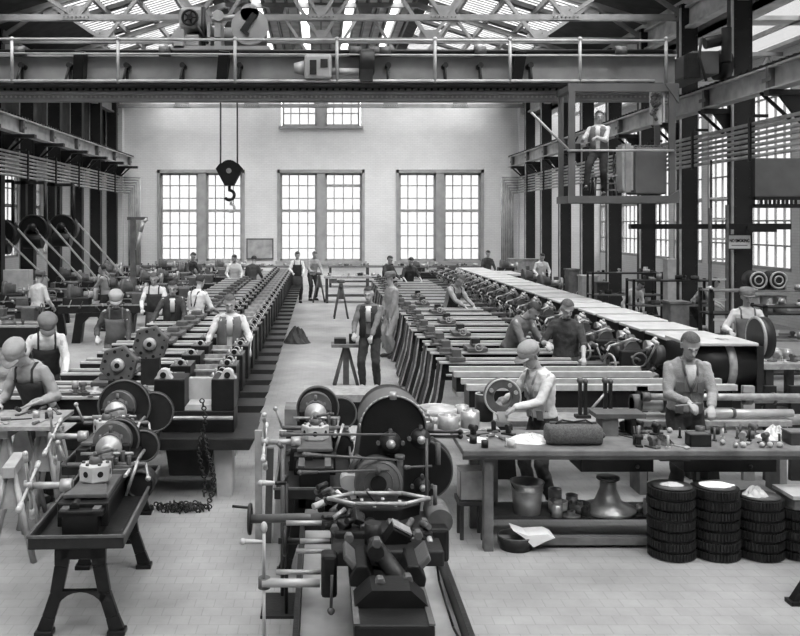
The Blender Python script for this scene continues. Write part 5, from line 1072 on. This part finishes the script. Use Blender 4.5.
# boards/box behind centre small lathe
wb2 = thing('wooden_crate', 'low crate with dark bar behind the centre small lathe', 'crate', (U(303, 9.7), 9.7, 0)); MB().box(-.2, .02, 0, .4, 0, .74).build('crate', 'wood', wb2); MB().box(-.01, .9, .5, 1.1, .72, .8).build('bench_top', 'light', wb2); MB().box(.02, .85, .52, .6, .45, .72).build('apron', 'black', wb2); MB().box(.8, .88, .6, .7, 0, .72).build('post', 'iron', wb2); MB().box(.02, .1, .6, .7, 0, .72).build('post', 'iron', wb2)
pk = thing('plank_stack', 'tall narrow boards leaning left of the centre small lathe', 'planks', (U(262, 7.7), 7.7, 0))
for i in range(4): MB().box(-.06 + i * .09, .0 + i * .09, 0, .04, 0, .98 - (i % 2) * .15, (.06, .03 * i, 0)).build('plank', ['woodlt', 'mid', 'woodlt', 'iron'][i], pk)
# ---- front left table on trestles
ft = thing('worktable', 'plank table on trestles at the left edge with hammering worker', 'table', (0, 0, 0))
MB().box(U(-30, 8.2), U(62, 8.2), 7.95, 8.6, .93, .965).box(U(-30, 8.0), U(66, 8.0), 7.88, 7.95, .93, .965).build('tabletop', 'light', ft)
def trestle(label, x, y, h, m='woodlt', rz=0, w_=.5, group='trestles'):
    t = thing('trestle', label, 'trestle', (x, y, 0), rz, group)
    MB().box(-.05, .05, -w_ / 2, w_ / 2, h - .09, h).build('beam', m, t, bev=.006)
    for s in (-1, 1):
        for e in (-1, 1): MB().cyl((e * .03, s * (w_ / 2 - .06), h - .06), (e * .2, s * (w_ / 2), 0), .026, n=4).build('leg', m, t)
        MB().prism([(-.04, h - .09), (.04, h - .09), (.12, h * .55), (-.12, h * .55)], 'y', s * (w_ / 2 - .07) - .012, s * (w_ / 2 - .07) + .012).build('gusset', m, t)
    return t
trestle('wooden trestle under the left table, at the photo edge', U(8, 8.1), 8.25, .929, 'woodlt', 0, .6); trestle('wooden trestle under right end of the left front table', U(46, 8.2), 8.3, .929, 'woodlt', 0, .5)
trestle('low log-topped sawhorse in front of the left table', U(14, 7.5), 7.5, .78, 'woodlt', .15, .5)
hm = thing('hammer', 'hammer held by the worker at the left front table', 'hammer', (U(22, 8.4), 8.38, 1.02), .6); MB().cyl((-.02, 0, 0), (.2, 0, .06), .011).build('handle', 'woodlt', hm); MB().cyl((-.03, -.05, 0), (-.03, .05, 0), .02).build('head', 'iron', hm)
scatter(8, ['wrench', 'hand_file', 'bushing'], U(5, 8.2), U(60, 8.2), 8.0, 8.55, .966, 'on the left front table', 31)
# clutter on the front of the left row
scatter(16, ['bracket_casting', 'bushing', 'wrench', 'flange'], U(70, 9.3), U(150, 9.3), 9.2, 9.5, .986, 'on the long lathe bed behind the left turret lathes', 32)
# ---- aisle stands
def vise_stand(label, x, y, h, wx=.5):
    t = thing('vise_stand', label, 'stand', (x, y, 0)); MB().box(-wx / 2, wx / 2, -.2, .2, h - .05, h).build('tabletop', 'wood', t, bev=.005); MB().box(-.05, .05, -.05, .05, .03, h - .05).build('post', 'mid', t)
    for s in (-1, 1): MB().cyl((s * .03, 0, h - .08), (s * .2, -.12 * s, 0), .03, n=6).build('leg', 'mid', t); MB().cyl((s * .03, 0, h - .08), (s * .2, .12 * s, 0), .03, n=6).build('leg', 'mid', t)
    MB().box(-.2, .0, -.1, .1, h, h + .09).box(.05, .16, -.05, .05, h, h + .16).cyl((.1, -.18, h + .1), (.1, 0, h + .1), .015).build('vise', 'iron', t, bev=.008); return t
vise_stand('wooden vise stand in the aisle beside the standing man', U(346, 15.2), 15.2, .72)
for k, (px, pyf, pyt, lab) in enumerate(((341, 318, 283, 'tall trestle stand with block in the mid aisle'), (319, 302, 275, 'dark trestle stand at the far end of the aisle'))):
    d = 2475 / (pyf - 223); h = W(pyt, d); t = trestle(lab, U(px, d), d, h, 'mid', 0, .5, 'aisle trestles')
    small_part('pulley_blank', U(px, d), d, h + .001, 'round casting on the %s' % ('mid aisle trestle' if k == 0 else 'far aisle trestle'), 'castings on aisle trestles')
    t2 = thing('wooden_block', 'pale block on %s aisle trestle' % ('mid' if k == 0 else 'far'), 'block', (U(px, d) - .2, d, h + .001)); MB().box(-.12, .08, -.1, .1, 0, .12).build('block', 'wood', t2, bev=.01); MB().box(-.13, .09, -.11, .11, .12, .14).build('lid', 'light', t2)
pile('rag_heap', 'dark heap of cloth standing on the aisle floor beside the left row', 'rag', (U(297, 21), 20.6, 0), .3, .22, .36, 'shdark', 12)
# ================================================================ back of hall
def bench2(label, x0, x1, y, h=.9, m='wood', dp=.8):
    t = thing('workbench', label, 'workbench', (0, 0, 0)); MB().box(x0, x1, y, y + dp, h - .07, h).build('tabletop', m, t)
    n_ = max(2, int((x1 - x0) / 1.6) + 1)
    for i in range(n_):
        x = x0 + .05 + (x1 - x0 - .2) * i / (n_ - 1)
        MB().box(x, x + .1, y + .05, y + .13, 0, h - .07).build('leg', 'wooddk', t); MB().box(x, x + .1, y + dp - .13, y + dp - .05, 0, h - .07).build('leg', 'wooddk', t)
    MB().box(x0 + .1, x1 - .1, y + .1, y + dp - .1, .22, .26).build('lower_shelf', 'wooddk', t); return t
KD = ['bracket_casting', 'flange', 'pulley_blank', 'tin_can', 'bushing']
bench2('long bench against the back wall, left of the aisle', -8.5, -1.2, 38.3, .92); bench2('long bench against the back wall, right of the aisle', .3, 6.9, 38.3, .92)
scatter(40, KD, -8.3, -1.4, 38.4, 39.0, .921, 'on the left back wall bench', 41); scatter(34, KD, .5, 6.8, 38.4, 39.0, .921, 'on the right back wall bench', 42)
bench2('back bench with pale top below middle window, facing the aisle end', .1, 2.3, 30.8, .92, 'light')
scatter(12, KD, .2, 2.2, 30.9, 31.5, .921, 'on the pale-topped bench at the aisle end', 43)
bench2('rear bench right of aisle below third window, in shadow', 2.0, 3.25, 28.9, .95, 'light'); scatter(9, KD, 2.1, 3.15, 29, 29.6, .951, 'on the rear bench below the third window', 44)
def block_machine(label, kind=0):
    t = thing('machine_tool', label, 'machine', (0, 0, 0)); rr = random.Random(50 + kind)
    MB().prism([(-.7, .0), (-.5, .0), (-.45, .45), (-.3, .6), (.3, .6), (.45, .45), (.5, 0), (.7, 0), (.6, .7), (-.6, .7)], 'y', 0, .4).build('leg_casting', 'black', t, bev=.01)
    MB().box(-1.0, 1.0, .02, .38, .68, .85).build('bed', 'iron', t, bev=.01); MB().box(-1, 1, 0, .06, .85, .875).box(-1, 1, .34, .4, .85, .875).build('bed_ways', 'light', t)
    MB().box(-.9, -.3, .0, .42, .85, 1.05).build('headstock', 'iron', t, bev=.03)
    MB().lathe([(.22, 0), (.22, .1), (.18, .1), (.18, .2), (.14, .2), (.14, .3)], (-.8, .2, 1.12), (1, 0, 0), 24).build('cone_pulley', 'mid', t)
    MB().cyl((-.45, .2, 1.1), (-.2, .2, 1.1), .08, n=18).cyl((-.22, .2, 1.1), (-.15, .2, 1.1), .15, n=24).build('chuck', 'light', t)
    MB().box(.1, .4, -.05, .45, .87, .95).box(.18, .3, .1, .3, .95, 1.1).build('carriage', 'mid', t, bev=.01)
    MB().torus((.25, -.12, .8), .11, .014, (0, 1, 0), 20, 6).cyl((.25, -.12, .8), (.25, 0, .8), .02).cyl((.14, -.12, .8), (.36, -.12, .8), .01).build('handwheel', 'light', t)
    MB().box(.65, .9, .05, .35, .87, 1.12).cyl((.5, .2, 1.1), (.95, .2, 1.1), .05).torus((1.0, .2, 1.1), .09, .012, (1, 0, 0), 18, 6).build('tailstock', 'mid', t, bev=.01)
    for i in range(7):
        x, z = rr.uniform(-.9, .9), rr.uniform(.8, 1.15); MB().cyl((x, -.02, z), (x + rr.uniform(-.1, .1), -.1, z + rr.uniform(-.1, .15)), .012, n=6).ball((x, -.06, z), .03, 8, 6).build('lever', rr.choice(['light', 'primer', 'mid']), t)
    return t
k0 = block_machine(''); spots = []
for i, (x, y, rz) in enumerate(((-6.4, 17.2, .0), (-7.2, 19.2, .25), (-5.0, 20.6, .1), (-6.9, 21.8, .2), (-5.0, 23.9, -.1), (-7.6, 24.6, .2), (-6.3, 26.2, .1), (-4.6, 26.8, .0), (-7.5, 28.6, .1), (-5.2, 29.2, .1), (-4.3, 28.0, 0), (-6.8, 31.3, 0), (-4.4, 32.6, 0), (-7.4, 34, 0), (-5.6, 35.5, .1), (-3.3, 34.8, 0), (-4.2, 31.4, 0), (-4.2, 22.4, 0))):
    c = k0 if i == 0 else copy_tree(k0); c.location = (x, y, 0); c.rotation_euler.z = rz; c['group'] = 'belt driven lathes of the left bay'; c['label'] = 'dark belt-driven lathe in the left back bay, %s nearest the camera' % ORD[i]
# right back machines beyond covered row
for i, (x, y) in enumerate(((6.8, 24.6), (7.0, 27.5), (7.7, 34.4), (4.3, 34.6))):
    c = copy_tree(k0); c.location = (x, y, 0); c['group'] = 'lathes right of the covered row'; c['label'] = 'small dark lathe between covered machines and right columns, %s from front' % ORD[i]
# planer bed at left edge
pb = thing('planer_bed', 'long dark planer bed at the left edge behind the bending workers', 'machine', (0, 15.5, 0)); MB().box(-7.2, U(37, 15.5), 0, .6, .6, .95).build('bed', 'black', pb, bev=.01); MB().box(-7.2, U(37, 15.5), 0, .12, .95, .98).box(-7.2, U(37, 15.5), .48, .6, .95, .98).build('bed_ways', 'light', pb)
for x in (-7, -5.3): MB().box(x, x + .35, .05, .55, 0, .6).build('leg', 'black', pb)
rr.seed(77); scatter(8, KD, -7, -5, 15.65, 15.95, .952, 'on the dark planer bed at the left edge', 46)
cbn = thing('cabinet', 'pale cabinet panel standing behind the walking capped man', 'cabinet', (U(16, 24), 24, 0)); MB().box(-.35, .35, 0, .35, 0, W(270, 24)).build('body', 'primer', cbn, bev=.01); MB().box(-.3, .3, -.01, 0, .1, W(274, 24)).build('door', 'primer', cbn)
# hung motor pulleys and belts
for k, (px, py, d) in enumerate(((0, 236, 25.5), (33, 231, 26.5), (62, 230, 28))):
    X, Zc = U(px, d), W(py, d); lab = 'dark round hung motor drive with pulley, %s from the left edge' % ORD[k]
    t = thing('hung_motor', lab, 'motor', (X, d, 0)); t['group'] = 'hung motors of the left bay'
    MB().cyl((0, 0, Zc + .05), (0, .5, Zc + .05), .42, n=28).build('pulley_guard', 'black', t); MB().torus((0, 0, Zc + .05), .41, .035, (0, 1, 0), 30).build('guard_rim', 'iron', t)
    MB().cyl((-.25, -.05, Zc - .3), (.3, -.05, Zc - .3), .22, n=20).ball((0, -.1, Zc + .1), .14).build('motor', 'black', t, bev=.01); MB().torus((.0, -.12, Zc - .1), .2, .03, (0, 1, 0), 20).build('belt_wheel', 'mid', t)
    MB().box(-.4, -.25, .1, .3, Zc, 4.0).box(-.6 if k else -.4, .3, .1, .3, 3.9, 3.99).cyl((.3, .2, 2.6), (.3, .2, 3.95), .05).build('hanger', 'steeldark', t)
    for dx, dz in ((.0, 0), (.42, .25)):
        a = Vector((dx + .1, -.05, Zc + dz * .8)); b = Vector((dx + 1.75, -1.2, 1.2)); MB().box(0, (b - a).length, -.01, .01, -.025, .025, None).build('belt', 'pipe', t).matrix_local = Matrix.Translation(a) @ Vector((1, 0, 0)).rotation_difference(b - a).to_matrix().to_4x4()
po = thing('wooden_post', 'slim wooden post in front of the left back wall corner', 'post', (U(133, 24.5), 24.5, 0)); MB().box(-.07, .07, -.05, .05, 0, W(218, 24.5)).build('post', 'wood', po); MB().box(-.15, .4, -.06, -.0, W(220, 24.5), W(217, 24.5)).build('arm', 'mid', po)
MB().tube([(.4, -.05, W(219, 24.5)), (.3, -.05, W(222, 24.5)), (.22, -.05, W(232, 24.5)), (.12, -.05, W(250, 24.5))], .05, 8).build('curved_pipe', 'primer', po)
# shelves in right colonnade and beyond
def shelf(label, x0, x1, y, h, rows, seed, kinds=KD, m='iron', cnt=7, skip=()):
    t = thing('shelf_rack', label, 'shelf', (0, 0, 0)); 
    for x in (x0, x1 - .05):
        for yy in (y, y + .45): MB().box(x, x + .05, yy, yy + .05, 0, h).build('upright', m, t)
    for k in range(rows):
        z = .35 + (h - .4) * k / (rows - 1); MB().box(x0, x1, y, y + .5, z, z + .03).build('shelf_board', 'wood' if k % 2 else m, t)
        if k not in skip: scatter(cnt, kinds, x0 + .12, x1 - .12, y + .08, y + .42, z + .031, 'on shelf %s of the %s' % (('bottom', 'second', 'third', 'fourth', 'fifth')[k], label), seed + k)
    return t
shelf('rack behind the capped man at right', 6.75, 8.75, 15.6, 1.6, 4, 60, cnt=9, skip=(2,))
shelf('rack at the far right edge', 7.0, 8.7, 14.2, 1.45, 3, 70, cnt=7)
shelf('rack between right columns in mid distance', 6.9, 8.7, 19.9, 1.5, 3, 80, cnt=8)
shelf('rack behind the white-coated figure', 6.9, 8.7, 22.9, 1.5, 3, 90, cnt=7)
for k, px in enumerate((763, 776, 790)):
    X = U(px, 15.5); t = thing('pale_drum', 'large pale drum, %s of three on the right rack' % ORD[k], 'drum', (X, 15.85, 1.182)); MB().cyl((0, 0, 0), (0, 0, .28), .11, n=24).build('drum', 'primer', t); MB().torus((0, 0, .28), .108, .008, n=24, m=6).build('rim', 'light', t)
for k, px in enumerate((758, 778)):
    X = U(px, 15.7); t = thing('round_motor', 'dark round motor end, %s of two on right stand' % ORD[k], 'motor', (X, 15.68, 1.582)); MB().cyl((0, 0, .17), (0, .3, .17), .16, n=28).box(-.12, .12, .02, .28, 0, .06).build('body', 'iron', t); MB().torus((0, 0, .17), .14, .018, (0, 1, 0), 28).torus((0, -.01, .17), .07, .014, (0, 1, 0), 20).build('rings', 'pipe', t)
wt = bench2('small table at the right edge beside the drum machine', U(752, 11.4) + .25, U(830, 11.4), 11.6, .93, 'light', .7); scatter(12, ['flange', 'bracket_casting', 'tin_can', 'wrench'], 5.8, 6.5, 11.7, 12.2, .931, 'on the small table at the right edge', 95)
# boxes near columns
for k, (px, d, w_, z1, m, lab) in enumerate(((590, 24, .42, 1.35, 'primer', 'pale tall box standing between the right columns'), (603, 23.6, .3, 1.2, 'mid', 'grey narrow box right of the pale tall box'), (574, 24.5, .3, 1.5, 'wood', 'dark post box left of the pale tall box'), (524, 36.5, 1.2, 1.3, 'woodlt', 'pale low counter against far right corner'), (680, 16.6, .35, 1.3, 'wood', 'wooden post box before the second right column'), (680, 28.8, .8, 1.6, 'primer', 'white counter seen through the right columns'))):
    t = thing('storage_box', lab, 'box', (U(px, d), d, 0)); MB().box(-w_ / 2, w_ / 2, 0, .4, 0, z1 - .04).build('body', m, t, bev=.01); MB().box(-w_ / 2 - .02, w_ / 2 + .02, -.02, .42, z1 - .04, z1).build('lid', m, t)
t = thing('sheet_stack', 'low bright stack of planed sheets in far right bay', 'sheets', (6.5, 31.5, 0)); MB().box(-.6, .6, 0, 2.2, .9, .96).build('top_sheet', 'cover', t)
for x in (-.5, .4): MB().box(x, x + .1, .1, 2.1, 0, .9).build('support', 'iron', t)

ml = thing('machine_stand', 'black cast machine stand cut off by the lower right photo corner', 'stand', (U(806, 6.5), 6.5, 0))
MB().ribbon([(-.07, .0, .05), (.06, .22, .04), (.22, .5, .04), (.26, .8, .06)], 'y', -.03, .03).box(-.13, .05, -.05, .05, 0, .03).build('leg', 'black', ml); MB().box(.2, .7, -.1, .3, .8, .9).box(.45, .5, -.05, .05, 0, .8).build('frame', 'black', ml)

t = thing('held_file', 'hand file held by the bareheaded worker at the front bench', 'file', (U(690, 8.3), 8.31, 1.07), .35); MB().box(-.16, .02, -.012, .012, 0, .008).build('blade', 'light', t); MB().cyl((.02, 0, .004), (.12, 0, .004), .012, .015, 8).build('handle', 'wood', t)
